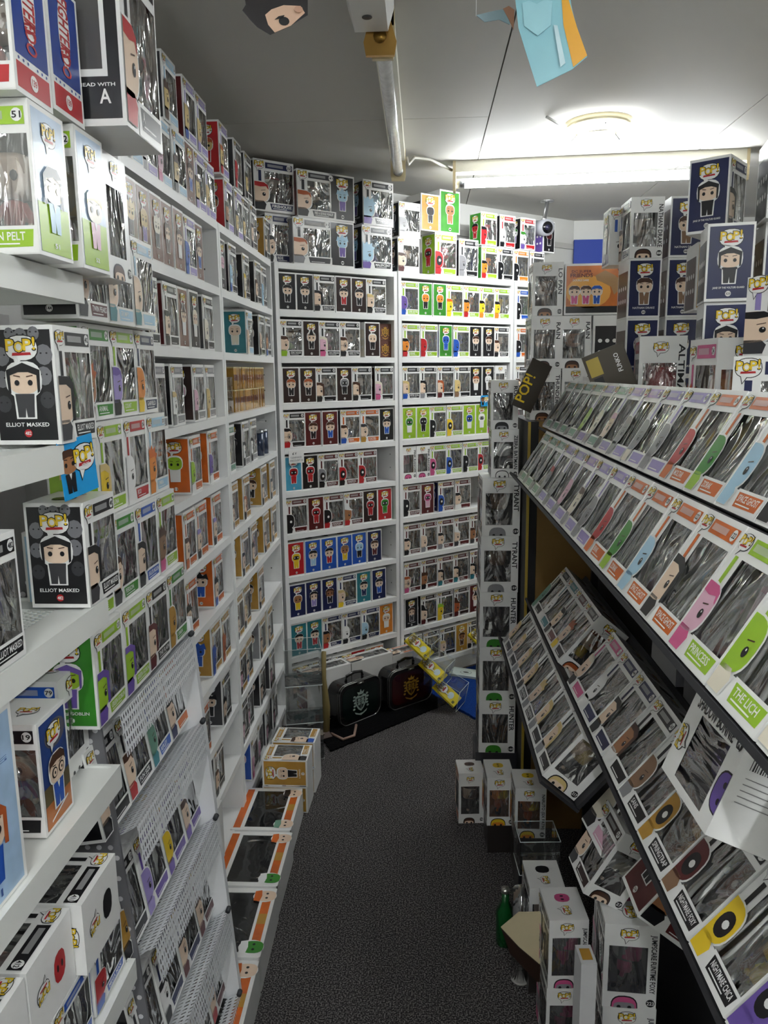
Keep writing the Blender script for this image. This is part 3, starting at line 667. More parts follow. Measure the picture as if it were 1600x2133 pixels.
big(958, 0, 'F', 'k eB e e k', 'large box with grey stone-coloured figure left of the small stacks', (.125, .10, .18))
big(879, .196, 'A', 'G kB k k G', 'gold-sided box with black figure next to the green box near the ceiling', (.11, .11, .165))
big(918, .196, 'A', 'g SB S S l - -', 'tall bright green box side with brown shaggy figure near the ceiling lamp', (.155, .125, .195))
run('M', '1006 F g kS O r l; 1040 F k kM k k k; 1073 F y kM y k O; 1106 F D kB e k k', 0, tier='small lower')
run('M', '1004 F g kS r r l; 1044 F k kB w k r; 1086 F k gS w p r; 1134 A k pB R k k', .1605, tier='small upper')
# ------------------------------------------------------------------ small goods on the shelves
def gift_box(M, label, g2):
    g = G(); g.box(-.035, .035, -.035, .035, 0, .076, lin('5a3328'), 'matte'); o = thing('mug_box', label, 'box', M, g2); obj('carton', g, o)
    g = G(); P = lambda u, v, l: (u, -.035 - l * .0004, v)
    crest(g, P, 0, .038, .05, PAL['G']); obj('crest', g, o); return o
def crest(g, P, cx, cy, s, col, dark=None, lay=1):
    """shield with scrollwork, quartering and plume"""
    Q = lambda u, v, l: P(cx + u * s, cy + v * s, l)
    dk = dark or (.02, .01, .01)
    P_poly(g, Q, [(-.32, .22), (-.3, -.12), (-.14, -.36), (0, -.46), (.14, -.36), (.3, -.12), (.32, .22), (.16, .28), (0, .22), (-.16, .28)], col, lay)
    P_poly(g, Q, [(-.25, .16), (-.24, -.08), (-.1, -.29), (0, -.37), (.1, -.29), (.24, -.08), (.25, .16), (0, .16)], dk, lay + 1)
    for sx, sy in ((-1, 1), (1, 1), (-1, -1), (1, -1)): P_ell(g, Q, sx * .11, -.02 + sy * .09, .07, .07, col, lay + 2, n=9)
    P_rect(g, Q, -.012, .012, -.34, .16, col, lay + 3); P_rect(g, Q, -.22, .22, -.03, 0, col, lay + 3)
    for sx in (-1, 1):
        for k in range(5):
            P_ell(g, Q, sx * (.36 + .03 * math.sin(k * 2)), .26 - k * .14, .07, .05, col, lay, n=8)
    P_poly(g, Q, [(-.14, .3), (-.2, .44), (-.06, .4), (0, .54), (.07, .4), (.2, .46), (.14, .3)], col, lay)
    P_poly(g, Q, [(-.36, -.44), (-.1, -.56), (.1, -.56), (.36, -.44), (.3, -.54), (0, -.66), (-.3, -.54)], col, lay)
th = math.atan2(NRM.x, -NRM.y)
for i, w_ in enumerate(('lower', 'upper')):
    gift_box(TM(at_s(.592, 1.6436 + i * .077, -.06), th), f'small brown box with gold crest, {w_} of two by the middle post', 'brown crest boxes on the shelf')
# clear container and gold foil packs on the third shelf of the corner-side bookcase
g = G(); a = on_x(475, 850, XL).y; z = ZS[3] + .0006
g.box(-.13, -.01, 0, .13, 0, .12, W_, 'acrylic')
o = obj('clear_container', g, None, TM((XL - .01, 2.49, z))); tag(o, 'clear plastic container at the front of a shelf beside gold packs', 'container')
gp = G(); gp.box(-.06, 0, 0, .036, 0, .075, PAL['G'], 'tin'); gp.box(-.061, .0005, .001, .035, .03, .05, lin('7a3a1a'), 'tin'); gpm = gp.mesh('foil_pack')
gl = G(); gl.box(-.0615, .001, -.001, .037, .072, .0765, lin('e8d8a0'), 'tin'); glm = gl.mesh('lid')
for j in range(2):
    for i in range(12):
        t = thing('foil_pack', f'gold foil figure tin, {ORD[i]} from left in the {["lower", "upper"][j]} row beside the clear container', 'tin', TM((XL - .02, 2.64 + i * .042, z + j * .0775), random.uniform(-.05, .05)), 'gold foil tins on the left shelf')
        obj('tin_body', gpm, t); obj('lid', glm, t)
gc = G()
gc.tube([(0, 0, 0), (0, 0, .09)], .018, lin('33405a'), 'tin', n=14); gcm = gc.mesh('can_body'); g2 = G(); g2.tube([(0, 0, .09), (0, 0, .096)], .0185, lin('b0b4b8'), 'metal', n=14); lidm = g2.mesh('lid')
for i in range(4):
    t = thing('blind_can', f'small dark patterned can with metal lid, {ORD[i]} from left, fourth shelf near corner', 'can', TM((XL - .03 - .01 * (i % 2), 3.06 + i * .043, ZS[4] + .0006)), 'small dark cans')
    obj('can_body', gcm, t); obj('lid', lidm, t)
# hanging paper tags
def price_tag(M, w, h, col, lines, label, name='shelf_tag'):
    g = G(); g.box(-w / 2, w / 2, -.001, 0, -h, 0, col, 'print'); P = lambda u, v, l: (u, -.001 - l * .0003, v)
    t = thing(name, label, 'tag', M); obj('card', g, t)
    g = G()
    for (s, u0, u1, v0, v1, c) in lines: P_text(g, P, s, u0, u1, v0, v1, c, 1)
    obj('lettering', g, t); return t
price_tag(TM(at_s(.085, 1.244, .004), th), .075, .055, W_, [('£ f', -.02, .0, -.018, -.008, K_), ('CLEARANCE', -.03, .025, -.034, -.026, PAL['e']), ('DISCOUNT 22', -.032, .032, -.047, -.039, PAL['e'])], 'white paper sale tag hung on the fourth shelf of middle bookcase')
def pop_tag(M, s, label):
    t = thing('shelf_tag', label, 'tag', M)
    g = G(); g.box(-.5 * s, .5 * s, -.0012, 0, -.5 * s, .5 * s, lin('1f9adb'), 'print'); obj('card', g, t)
    P = lambda u, v, l: (u, -.0012 - l * .0003, v); g = G()
    logo(g, P, .17 * s, .14 * s, .62 * s); P_text(g, P, 'VINYL', .06 * s, .3 * s, -.02 * s, .035 * s, W_, 7); obj('logo', g, t)
    g = G(); draw_full(g, P, -.27 * s, -.4 * s, .75 * s, 'h', 'S', 'k', 'S', out=False, lay=2); obj('drawing', g, t); return t
pop_tag(TM(at_s(s_of(1009, 830), 1.425, .004), th), .055, 'small blue square tag on the shelf edge of the right bookcase')
# ------------------------------------------------------------------ ceiling lamps
def batten(M, L, lit, label, cover=False):
    """fitting hanging under the ceiling: length along local Y"""
    t = thing('fluorescent_lamp', label, 'lamp', M)
    g = G(); g.box(-.028, .028, 0, L, -.045, 0, lin('e9e6d6'), 'board'); obj('housing', g, t)
    for y in (0.006, L - .006):
        g = G(); g.prism([(-.026, -.12), (.026, -.12), (.03, -.1), (.03, 0), (-.03, 0), (-.03, -.1)], -.006, .006, lin('d9c9a0'), 'board', Matrix.Translation((0, y, 0)) @ Matrix.Rotation(rad(90), 4, 'X')); obj('end_bracket', g, t)
    g = G(); g.tube([(0, .014, -.085), (0, L - .014, -.085)], .019, (.9, .9, .88), lit or 'tin', n=20); obj('tube', g, t)
    for y in (.014, L - .05):
        g = G(); g.tube([(0, y, -.085), (0, y + .036, -.085)], .0196, lin('b9bcc0'), 'metal', n=16); obj('cap', g, t)
    return t
p0 = on_z(944, 339, CEIL); p1 = on_z(1547, 313, CEIL)
ang2 = math.atan2(-(p1.x - p0.x), p1.y - p0.y)
batten(TM((p0.x, p0.y, CEIL), ang2), 1.2, 'lit_tube', 'lit white fluorescent tube lamp crossing the ceiling at the back')
t = batten(TM((-.095, 2.06, CEIL), 0), 1.24, None, 'unlit silver fluorescent tube lamp running along the ceiling')
g = G(); g.prism([(-.035, 0), (.035, 0), (.04, .03), (.022, .09), (-.022, .09), (-.04, .03)], 0, .012, lin('c39a55'), 'metal', Matrix.Translation((-.005, -.012, -.12)) @ Matrix.Rotation(rad(90), 4, 'X')); obj('bronze_clip', g, t)
g = G(); g.tube([(-.005, -.028, -.078), (-.005, -.024, -.078)], .016, lin('8a6a30'), 'metal', n=14); obj('screw', g, t)
t = thing('lamp_housing', 'long white lamp housing on the ceiling ahead of the unlit tube', 'lamp', TM((-.12, .7, CEIL), 0))
g = G(); g.prism([(-.04, -.07), (.04, -.07), (.055, -.02), (.055, 0), (-.055, 0), (-.055, -.02)], 0, 1.33, lin('dcdcd8'), 'board', Matrix.Translation((0, 1.33, 0)) @ Matrix.Rotation(rad(90), 4, 'X')); obj('cover', g, t)
g = G(); g.tube([(-.005, 1.25, -.0715), (-.005, 1.25, -.0705)], .012, lin('444444'), 'matte', n=14); obj('hole_ring', g, t)
for i, (x, y) in enumerate(((-.1, -1.5), (.95, -1.2))):
    batten(TM((x, y, CEIL), 0), 1.5, 'lit_rear_fill', f'added fill tube unseen behind the viewer, {["left", "right"][i]} of two')  # unseen tubes added to brighten the near boxes
g = G(); a = Vector((-.06, 3.3, CEIL - .03)); b_ = p0 + Vector((-.005, 0, -.03))
g.tube([a, a + Vector((.005, .03, -.02)), a + Vector((.03, .06, .015)), a.lerp(b_, .5) + Vector((0, 0, .018)), b_], .006, lin('c9c6bc'), 'vinyl', n=8); tag(obj('cable', g), 'thin grey cable on the ceiling linking the two tube lamps', 'cable')
# ring lamp
t = thing('ring_lamp', 'round fluorescent ring lamp on the ceiling above the lit tube', 'lamp', TM((.635, 3.02, CEIL)))
g = G(); g.tube([(0, 0, -.001), (0, 0, -.03)], [.12, .11], lin('cfc6a8'), 'metal', n=28); obj('base_plate', g, t)
g = G(); g.tube([(.118 * math.cos(k * .1963), .118 * math.sin(k * .1963), -.042) for k in range(32)], .0145, (.9, .9, .9), 'lit_ring', n=12, closed=True); obj('ring_tube', g, t)
for k in range(3):
    g = G(); c, s_ = math.cos(k * 2.09 + .5), math.sin(k * 2.09 + .5); g.tube([(c * .07, s_ * .07, -.02), (c * .1, s_ * .1, -.045), (c * .134, s_ * .134, -.04)], .003, lin('9a9a98'), 'metal', n=6); obj('clip', g, t)
g = G(); g.tube([(-.11, .0, -.03), (-.15, -.06, -.02), (-.2, -.09, -.003)], .005, W_, 'vinyl', n=8); obj('flex', g, t)
# security camera
cp = on_z(1140, 418, CEIL); t = thing('security_camera', 'small grey bullet security camera hanging from the ceiling', 'camera', TM(cp))
g = G(); g.tube([(0, 0, 0), (0, 0, -.006)], .035, lin('c8c8c8'), 'metal', n=18); obj('mount_plate', g, t)
g = G(); g.tube([(0, 0, -.005), (-.012, -.005, -.09), (-.02, 0, -.10)], [.011, .011, .015], lin('c8c8c8'), 'metal', n=12); obj('arm', g, t)
g = G(); d_ = Vector((.35, -.9, -.12)).normalized(); c_ = Vector((-.02, 0, -.135)); g.tube([c_ - d_ * .06, c_ - d_ * .05, c_ + d_ * .05, c_ + d_ * .05], [.03, .04, .042, .036], lin('a9aab0'), 'vinyl', n=20); obj('housing', g, t)
g = G(); g.tube([c_ + d_ * .045, c_ + d_ * .0515], .03, lin('1a1a1e'), 'tin', n=20); g.tube([c_ + d_ * .045, c_ + d_ * .0555], .014, lin('30304a'), 'tin', n=16); obj('lens', g, t)
g = G(); g.tube([c_ - d_ * .05, c_ + Vector((-.1, .05, .0)), c_ + Vector((-.17, .1, -.03)), c_ + Vector((-.26, .12, -.075))], .004, K_, 'vinyl', n=6); obj('cable', g, t)
# ------------------------------------------------------------------ paper cut-outs hanging from the ceiling
def cut_pts(pxs, y): return [on_y(a, b, y) for a, b in pxs]
def hung(name, layers, y, label, rz=0.0, strings=((0, 0),)):
    c = on_y(layers[0][0][0][0], layers[0][0][0][1], y)
    t = thing(name, label, 'cut-out', TM(c))
    for k, (pxs, col, part) in enumerate(layers):
        pts = [on_y(a, b, y) - c for a, b in pxs]; o_ = -.0012 * k
        R = Matrix.Rotation(rz, 3, 'Z'); g = G()
        f0 = [R @ Vector((p.x, o_ - .001, p.z)) for p in pts]; f1 = [R @ Vector((p.x, o_ + .001 if k == 0 else o_, p.z)) for p in pts]
        n = len(pts); g.add(f0 + f1, [tuple(range(n)), tuple(range(2 * n - 1, n - 1, -1))] + [(i, n + i, n + (i + 1) % n, (i + 1) % n) for i in range(n)], col, 'print'); obj(part, g, t)
    top = max((on_y(a, b, y) - c).z for a, b in layers[0][0])
    g = G(); g.tube([(.0, 0, top - .01), (0, 0, CEIL - c.z)], .0006, W_, 'vinyl', n=5); obj('thread', g, t)
    return t
hung('head_cutout', [
    ([(502, -60), (640, -60), (640, 25), (600, 52), (562, 70), (535, 55), (520, 40), (505, 22), (512, 10)], lin('262224'), 'hair_shape'),
    ([(552, 30), (565, 18), (590, 8), (625, 8), (634, 22), (605, 50), (572, 66), (558, 50)], lin('e2bda2'), 'face'),
    (ell(591, 42, 11, 9, n=14), K_, 'eye'), ([(572, 40), (580, 33), (592, 30), (590, 34), (580, 38)], K_, 'brow'),
    (ell(621, 17, 9, 7, n=12), lin('d0a48a'), 'ear')], 1.35, 'dark-haired cartoon head cut from card hanging near the ceiling', .1)
hung('dress_cutout', [
    ([(1066, -70), (1178, -70), (1188, 20), (1200, 70), (1220, 128), (1190, 152), (1118, 184), (1095, 110), (1080, 60)], lin('8fc9d6'), 'dress'),
    ([(1168, 0), (1180, 0), (1200, 68), (1220, 126), (1192, 148), (1172, 60)], lin('e8a92a'), 'cape_lining'),
    ([(1088, 10), (1102, 6), (1118, 14), (1134, 6), (1150, 10), (1146, 60), (1120, 80), (1092, 58)], lin('9fd4e0'), 'bodice'),
    ([(1152, 60), (1160, 62), (1176, 140), (1166, 148)], lin('c9e6ee'), 'highlight')], 1.3, 'pale blue dress-shaped card cut-out with yellow lining hanging from the ceiling', -.15)
hung('arm_cutout', [([(992, 32), (1030, 22), (1056, 17), (1070, 30), (1062, 50), (1040, 40), (1010, 46)], lin('8aa0a8'), 'sleeve'),
    ([(1048, 18), (1060, 12), (1072, 20), (1070, 62), (1060, 40)], lin('a9785c'), 'hand')], 1.36, 'small grey-blue card arm cut-out hanging left of the blue dress', .05)
# ------------------------------------------------------------------ right-hand sloping display stand
LEAN = rad(31)
def rack_row(x, z, lean, y0, y1, pitch, toks, nm, prefix, size=(BW, BD, BH)):
    """rows of boxes leaning back, fronts towards the aisle; toks from the near end"""
    n = int((y1 - y0) / pitch); toks = [t.strip() for t in toks.split(';')]; out = []
    for i in range(n):
        tk = toks[i] if i < len(toks) else toks[-1]
        if tk == '-': continue
        _, _, sp = parse('0 F ' + tk); y = y0 + (i + .5) * pitch
        who = describe('F', sp)
        M = Matrix.Translation((x, y, z + .0008)) @ Matrix.Rotation(lean, 4, 'Y') @ Matrix.Rotation(rad(-90) + random.uniform(-.008, .008), 4, 'Z') @ Matrix.Translation((0, size[1] / 2, 0))
        figure_box(M, sp, f'{who} portrait box, {CN[sp[5]]} band, {ORD[i]} from near end, {nm}', prefix, size)
SG = 'SPACE_GHOST'
R1 = f'D kD s k o {SG} 122; D kD s k o {SG} 122; D uB u u o {SG} 122; D gB g l o ZORAK 123; D rB r o o MOLTAR 124; D wB e e V - 93; D wB e i V - 93; D iB e e V; D Ph s k V; D iB i e Q; D lB l e V; D wB e e Q; D kS e e Q; D wB e e Q'
R1 = R1.replace('Ph s k V', 'PS s k V')
rack_row(.364, 1.407, LEAN, .62, 2.44, .118, R1, 'right stand top tier', 'leaning boxes on the top tier of the right stand')
R2_ = f'D kS P i l THE_LICH 301; D wB i i l THE_LICH 301; D mS P m l PRINCESS; D kD s k o {SG} 122; D uB u u o {SG} 122; D gB g l o ZORAK 123; D rB r o o BRAK 124; D iB e e V - 93; D hS i e V - 93; D PS P e V; D wB e e V; D rS e e V; D wB e e Q; D wB e e Q; D iB e e Q'
R2_ = 'D kS y i l THE_LICH 301; D gB l i l THE_LICH 301; ' + R2_.split('; ', 2)[2]
rack_row(.277, 1.266, LEAN, .50, 2.30, .118, R2_, 'right stand second tier', 'leaning boxes on the second tier of the right stand')
R3 = 'k pM p p k NIGHTMARE_CHICA 216; k pM p p k NIGHTMARE_BONNIE; k yM y y k NIGHTMARE_CHICA 216; k RM R T k NIGHTMARE_FOXY 214; k GM G G k SPRINGTRAP 110; D ST S S k SANS; D hD S w k; D kL s k n - 93; D wB w w n; D iS s k m; -; D aX s y k; D kS s k R; D wB w w t; D QB Q Q k; D eS s k k; D iB i e k; D eS e e k'
R3 = R3.replace('D ST S S k SANS', 'D eB T e k SANS')
rack_row(.33, .868, rad(40), .52, 2.36, .1185, R3, 'right stand third tier', 'leaning boxes on the third tier of the right stand')
R4 = 'D fL s e k; D fL s e k; D fX s e k KAELA_HYAKUYA 86; D fL s k k KAELA_HYAKUYA; D fL s e k; D fS s e k; D fL s e k; D fL s e k; D fL s e k'
rack_row(.25, .733, rad(40), 1.52, 2.38, .1185, R4, 'right stand lowest tier', 'leaning boxes on the lowest tier of the right stand')
# stand: sloped boards, shelf behind, legs
T_UP = thing('display_rack', 'black sloping upper rack carrying the two upper tiers of boxes', 'rack', TM((.4, 1.4, 1.2)))
T_LO = thing('display_rack', 'black sloping lower rack carrying the two lower tiers of boxes', 'rack', TM((.4, 1.4, .7)))
T_TB = thing('shelf_table', 'long grey-topped shelf table behind the sloping racks', 'table', TM((1.0, 1.4, 0)))
def sub(name, g, t): return obj(name, g, t, t.matrix_world.inverted())
def slope_board(t, x, z, lean, y0, y1, L, name='sloped_board'):
    g = G(); M = Matrix.Translation((x, (y0 + y1) / 2, z)) @ Matrix.Rotation(lean, 4, 'Y')
    g.obox(M @ Matrix.Translation((BD + .006, 0, L / 2)), .008, y1 - y0, L, lin('26262a'), 'matte'); sub(name, g, t)
    g = G(); g.obox(M @ Matrix.Translation((BD / 2 + .004, 0, -.005)), BD + .016, y1 - y0, .007, lin('26262a'), 'matte'); sub('ledge', g, t)
slope_board(T_UP, .277, 1.266, LEAN, .45, 2.41, .34); slope_board(T_UP, .364 + .002, 1.407 - .004, LEAN, .6, 2.44, .15)
slope_board(T_LO, .33, .868, rad(40), .45, 2.38, .17); slope_board(T_LO, .25, .733, rad(40), 1.5, 2.4, .15)
g = G(); g.box(.565, 1.5, .3, 2.45, 1.37, 1.395, lin('c9c9c6'), 'board'); sub('shelf_top', g, T_TB)
g = G(); g.box(.56, .575, .3, 2.45, 0, 1.37, lin('222226'), 'matte'); sub('front_board', g, T_TB)
g = G(); g.box(.40, .56, .45, 2.38, 1.19, 1.205, lin('2a2a2e'), 'matte'); sub('mid_shelf', g, T_UP)
g = G(); g.box(.54, .56, 2.43, 2.448, 0, 1.19, lin('1c1c20'), 'matte'); sub('post', g, T_UP)
g = G(); g.box(.93, .96, .35, 2.4, 0, 1.37, lin('303034'), 'matte'); sub('rear_frame', g, T_TB)
# dark gap boxes between the tiers
def plain_box(name, size, M, col, label, texts=(), group=None, m='print'):
    w, d, h = size; tt = thing(name, label, 'box', M, group); g = G(); g.box(-w / 2, w / 2, -d / 2, d / 2, 0, h, col, m); obj('carton', g, tt)
    if texts:
        g = G(); Fc = faces_of(w, d, h)
        for (f, s, u0, u1, v0, v1, c, r) in texts:
            if s == '*': logo(g, Fc[f], u0, v0, u1)
            elif s == '#': P_rect(g, Fc[f], u0, u1, v0, v1, c, 1)
            elif s == '@': P_ell(g, Fc[f], u0, v0, u1, v1, c, 1)
            else: P_text(g, Fc[f], s, u0, u1, v0, v1, c, 3, rot=r)
        obj('print', g, tt)
    return tt
plain_box('dark_carton', (.14, .10, .15), TM((.48, 1.34, 1.0406), rad(-90)), lin('55555a'), 'plain grey carton tucked under the second tier of the right stand', [('front', '#', -.02, .02, .06, .09, lin('77777a'), 0)])
plain_box('dark_carton', (.22, .10, .15), TM((.48, 1.12, 1.0406), rad(-90)), lin('2b2b30'), 'black carton under the second tier beside the grey one', [('front', 'SNORLAX', -.09, .02, .05, .08, K_, 0)])
# fallen window box showing its side and underside
sb = (BW * 1.15, BD * 1.15, BH * 1.15)
M = Matrix.Translation((.315, .80, 1.10)) @ Matrix.Rotation(rad(38), 4, 'Y') @ Matrix.Rotation(rad(-88), 4, 'Z') @ Matrix.Translation((0, sb[1] / 2, 0))
# ------------------------------------------------------------------ kraft cabinet and the towers beyond the stand
t = thing('kraft_cabinet', 'tall brown and black cabinet behind the tower of grey boxes', 'cabinet', TM((.335, 2.47, 0)))
g = G(); g.box(.035, 1.0, .02, .42, 0, 1.415, lin('8a6a35'), 'matte'); obj('body', g, t)
g = G(); g.box(0, .034, .02, .42, 0, 1.415, lin('141416'), 'matte'); obj('edge_panel', g, t)
g = G(); g.box(.0, .008, .01, .0195, 0, 1.415, lin('b59a3a'), 'matte'); obj('edge_strip', g, t)
def shelf_box(x, y, lev, rz, tok, lab, size=(BW, BD, BH), z0=1.396, pile='figure boxes piled on the shelf behind the right stand'):
    _, _, sp = parse('0 A ' + tok)
    return figure_box(TM((x, y, z0 + lev), rz), sp, lab, pile, size)
SB = (.155, .128, .1985)
TX = .262; TY = 2.60 + .155 / 2
def tower(px_x, y, z0, items, size, grp, nm):
    z = z0
    for i, tok in enumerate(items):
        _, _, sp = parse('0 W ' + tok)
        figure_box(TM((px_x + random.uniform(-.004, .004), y, z), rad(-90) + random.uniform(-.03, .03)), sp, f'box lettered {(sp[6] or "plain").lower()}, {ORD[len(items) - 1 - i]} from top, {nm}', grp, size)
        z += size[2] + .0006
    return z
base_z = .225
plain_box('dark_carton', (.15, .15, .112), TM((TX, TY, 0), 0), lin('2a2a2c'), 'dark carton on the floor under the tower of grey boxes')
plain_box('dark_carton', (.15, .15, .112), TM((TX, TY, .1125), 0), lin('333338'), 'second dark carton under the tower of grey boxes')
zt = tower(TX, TY, base_z, ['k gB D D k HUNTER 160', 'k gB D D k HUNTER 160', 'k gB D D k HUNTER 160', 'k eB T e k TYRANT 159', 'k eB T e k TYRANT 159'], SB, 'tower of large side-windowed boxes', 'tall tower')
zt = tower(TX + .012, TY - .01, zt, ['k wM e e k ZEBRA_BATMAN', 'k kL e k k RUKIA 60'], (BW, BD * 1.02, BH * 1.02), 'tower of large side-windowed boxes', 'grey upper tower')
tower(.398, 2.62, 1.416, ['k hH S T k THUNDER 154', 'k hH S T k RAIN 154', 'k hH S T k LO_PAN 153'], (BW, BD * 1.08, BH * 1.035), 'small side-windowed boxes', 'stack left of the orange picture box')
tower(.495, 2.62, 1.416, ['k hH S T k THUNDER 154', 'k hH S T k RAIN 154'], (BW, BD * 1.08, BH * 1.035), 'small side-windowed boxes', 'stack under the orange picture box')
for lv in range(2): shelf_box(.60, 2.60, lv * .165, rad(180), 'k kB w k k', f'black-backed box with tiny white figures, {["lower", "upper"][lv]} one under the orange picture box', (BW, BD, .164), z0=1.416)
# orange three-pack
tt = thing('picture_box', 'wide orange picture box showing three cartoon figures and a dinosaur', 'box', TM((.545, 2.60, 1.7455 + .002), 0))
g = G(); g.box(-.095, .095, -.04, .04, 0, .157, W_, 'print'); obj('carton', g, tt)
P = lambda u, v, l: (u, -.04 - l * LAY, v); g = G()
P_rect(g, P, -.09, .09, .006, .15, lin('c9702c'), 1, 'art'); P_rect(g, P, -.09, .09, .006, .026, K_, 2)
P_ell(g, P, -.02, .07, .07, .05, lin('e8a850'), 2)
P_text(g, P, 'DC SUPER', -.074, -.012, .129, .137, lin('5a2020'), 3); P_text(g, P, 'FRIENDS', -.078, -.008, .115, .127, lin('5a2020'), 3); P_text(g, P, 'DOUBLE DARE', -.07, -.02, .103, .109, W_, 3)
P_ell(g, P, .078, .138, .009, .009, lin('2a2050'), 3); P_text(g, P, '3', .0755, .0805, .133, .143, W_, 4)
P_poly(g, P, [(.0, .12), (.03, .135), (.06, .12), (.085, .1), (.088, .05), (.07, .07), (.06, .06), (.05, .085), (.02, .1), (.005, .105)], lin('a8845a'), 3)
for x, c in ((-.064, 'm'), (-.028, 'm'), (.006, 'b')): draw_full(g, P, x, .034, .055, 'h' if c == 'm' else 'b', 's', c, 'S', lay=4)
obj('picture', g, tt)
# back shelf stacks (z 1.395 shelf top)
A_ = rad(90); Wn = rad(-90)
h1 = .1597
ND = 'n hS s T n NATHAN_DRAKE 88'
shelf_box(.52, 2.30, 0, A_, 'k kS s w k', 'black art-sided box at the bottom of the pile behind the brown card')
shelf_box(.615, 2.30, 0, A_, ND, 'navy box side with brown-haired figure, bottom of the left pile')
for lv, nm in ((1, 'second from bottom'), (2, 'third from bottom')):
    shelf_box(.612, 2.30, lv * h1, A_, ND, f'navy box side with brown-haired figure, left pile, {nm}')
    shelf_box(.718, 2.30, lv * h1, A_, ND, f'navy box side with brown-haired figure, right pile, {nm}')
shelf_box(.612, 2.30, 3 * h1, Wn, 'n hS s T n NATHAN_DRAKE 88', 'top white box lettered nathan drake with side window')
shelf_box(.718, 2.30, 3 * h1, A_, ND, 'top navy box side with brown-haired figure beside the windowed one')
shelf_box(.60, 2.42, 3 * h1, 0, 'n wB w w b', 'white-fronted box with blue band half hidden behind the top pile')
shelf_box(.86, 2.42, 3 * h1 + .02, 0, 'k wB w w k STAR 102', 'white window box with black band at the back of the top pile')
for lv in range(3): shelf_box(.86, 2.40, lv * h1, 0, 'k wB w w k', f'half hidden figure box behind the navy piles, {["lowest", "middle", "upper"][lv]} one')
JG = 'n kD s k n JANE_OF_THE_VOLTURI_GUARD 320'
def jane(x, y, z, lab, rz=A_): return shelf_box(x, y, z, rz + rad(-12), JG, lab, (BW * 1.05, BD * 1.05, BH))
shelf_box(.718, 2.30, 0, A_, ND, 'navy box side with brown-haired figure, bottom of the right pile')
for lv in range(2):
    jane(.665, 1.80, lv * h1, f'navy box with robed figure in the right pile, {["bottom", "second"][lv]} of its stack')
    jane(.79, 1.79, lv * h1, f'navy box with robed figure in the outer right pile, {["bottom", "second"][lv]} of its stack')
jane(.660, 1.79, 2 * h1, 'navy box side with black-robed figure, most visible one in the right pile')
jane(.775, 1.78, 2 * h1, 'navy box side with black-robed figure at the right picture edge')
jane(.757, 1.74, 3 * h1, 'navy box with robed figure at the very top right')
shelf_box(.672, 1.90, 3 * h1, rad(52), JG, 'upper box seen edge-on beside the top right box')
shelf_box(.712, 2.03, 2 * h1, rad(84), 'G hS s T G', 'yellow-green sided box leaning in front of the navy piles')
LB = (.14, .115, .215)
shelf_box(.625, 2.115, 0, rad(-100), 'k rX r r r ALTIMA', 'large white box with red monster figure behind its window', (.14, .115, .262))
shelf_box(.628, 1.64, 0, rad(-86), 'k oX O O m GOSSAMER', 'large white box with orange shaggy figure behind its window', (.13, .115, .238))
shelf_box(.672, 1.44, .0, rad(-40), 'R uS s b n TWO_PACK 2', 'two-figure window box with blue bird portraits at right edge', (.19, .11, .2))
shelf_box(.68, 1.44, .2005, rad(-60), 'k kS s D V RUBBLE_&_CHUM_CHUM 2', 'large window box with lilac band above the two-figure box', (.17, .11, .14))
plain_box('brown_card', (.11, .006, .12), Matrix.Translation((.515, 2.10, 1.515)) @ Matrix.Rotation(rad(-22), 4, 'Y') @ Matrix.Rotation(rad(-8), 4, 'Z'), lin('4a4236'), 'tilted dark brown box panel printed with yellow label', [('front', '#', -.048, -.015, .06, .108, lin('b8a24a'), 0), ('front', 'FUNKO', .022, .034, .05, .1, W_, 90), ('front', '#', -.044, -.02, .03, .055, K_, 0)])
t_ = plain_box('brown_card', (.07, .006, .16), Matrix.Translation((.315, 2.52, 1.455)) @ Matrix.Rotation(rad(24), 4, 'Y') @ Matrix.Rotation(rad(10), 4, 'Z'), lin('3a342c'), 'slanting dark card sign with yellow lettering left of the box stacks', [('front', 'POP!', -.035, .0, .02, .11, PAL['y'], 90)])
# ------------------------------------------------------------------ heaps at the foot of the right stand
FX = 'n mS e m D JUMPSCARE_FUNTIME_FOXY 223'
SIX = 'O yX O o k NARUTO_(SIX_PATH) 186'
def heap(px, py, y, tok, lab, turn=0, under='dark carton under the heap', size=(BW, BD, BH)):
    """box whose window side faces the camera, upper left front corner at the given point; a carton carries it"""
    p = on_y(px, py, y); z = p.z - size[2]; _, _, sp = parse('0 W ' + tok)
    figure_box(TM((p.x + size[1] / 2, y + size[0] / 2, z), rad(-90) + rad(turn)), sp, lab, 'boxes heaped at the foot of the right stand', size)
    if under == 'FX':
        z -= size[2] + .0008; figure_box(TM((p.x + size[1] / 2, y + size[0] / 2, z), rad(-90) + rad(turn) * .5), sp, ('lower box of the front toothed-figure pair' if px > 1200 else 'lower box of the rear toothed-figure pair'), 'boxes heaped at the foot of the right stand', size); under = 'grey carton carrying the pair of toothed-figure boxes, ' + ('front' if px > 1200 else 'rear')
    if z > .02: plain_box('carrying_carton', (size[1] * .92, size[0] * .92, z - .003), TM((p.x + size[1] / 2, y + size[0] / 2, .001), rad(turn)), lin('8f8f92') if z > .3 else lin('2a2624'), under)
    return p
heap(1267, 1926, 1.40, FX, 'box with pink and white toothed figure, front of the lower heap', -4, 'FX', (BW * 1.18, BD * 1.2, BH * 1.2))
heap(1142, 1916, 1.57, FX, 'box with pink and white toothed figure, behind on the left', 3, 'FX', (BW, BD, BH * 1.1))
heap(1102, 1850, 1.75, 'k kX s k k SASUKE', 'white box with black spiky hair print on its lid', 2, 'carton under the box with the black spiky print', (BW, BD, .17))
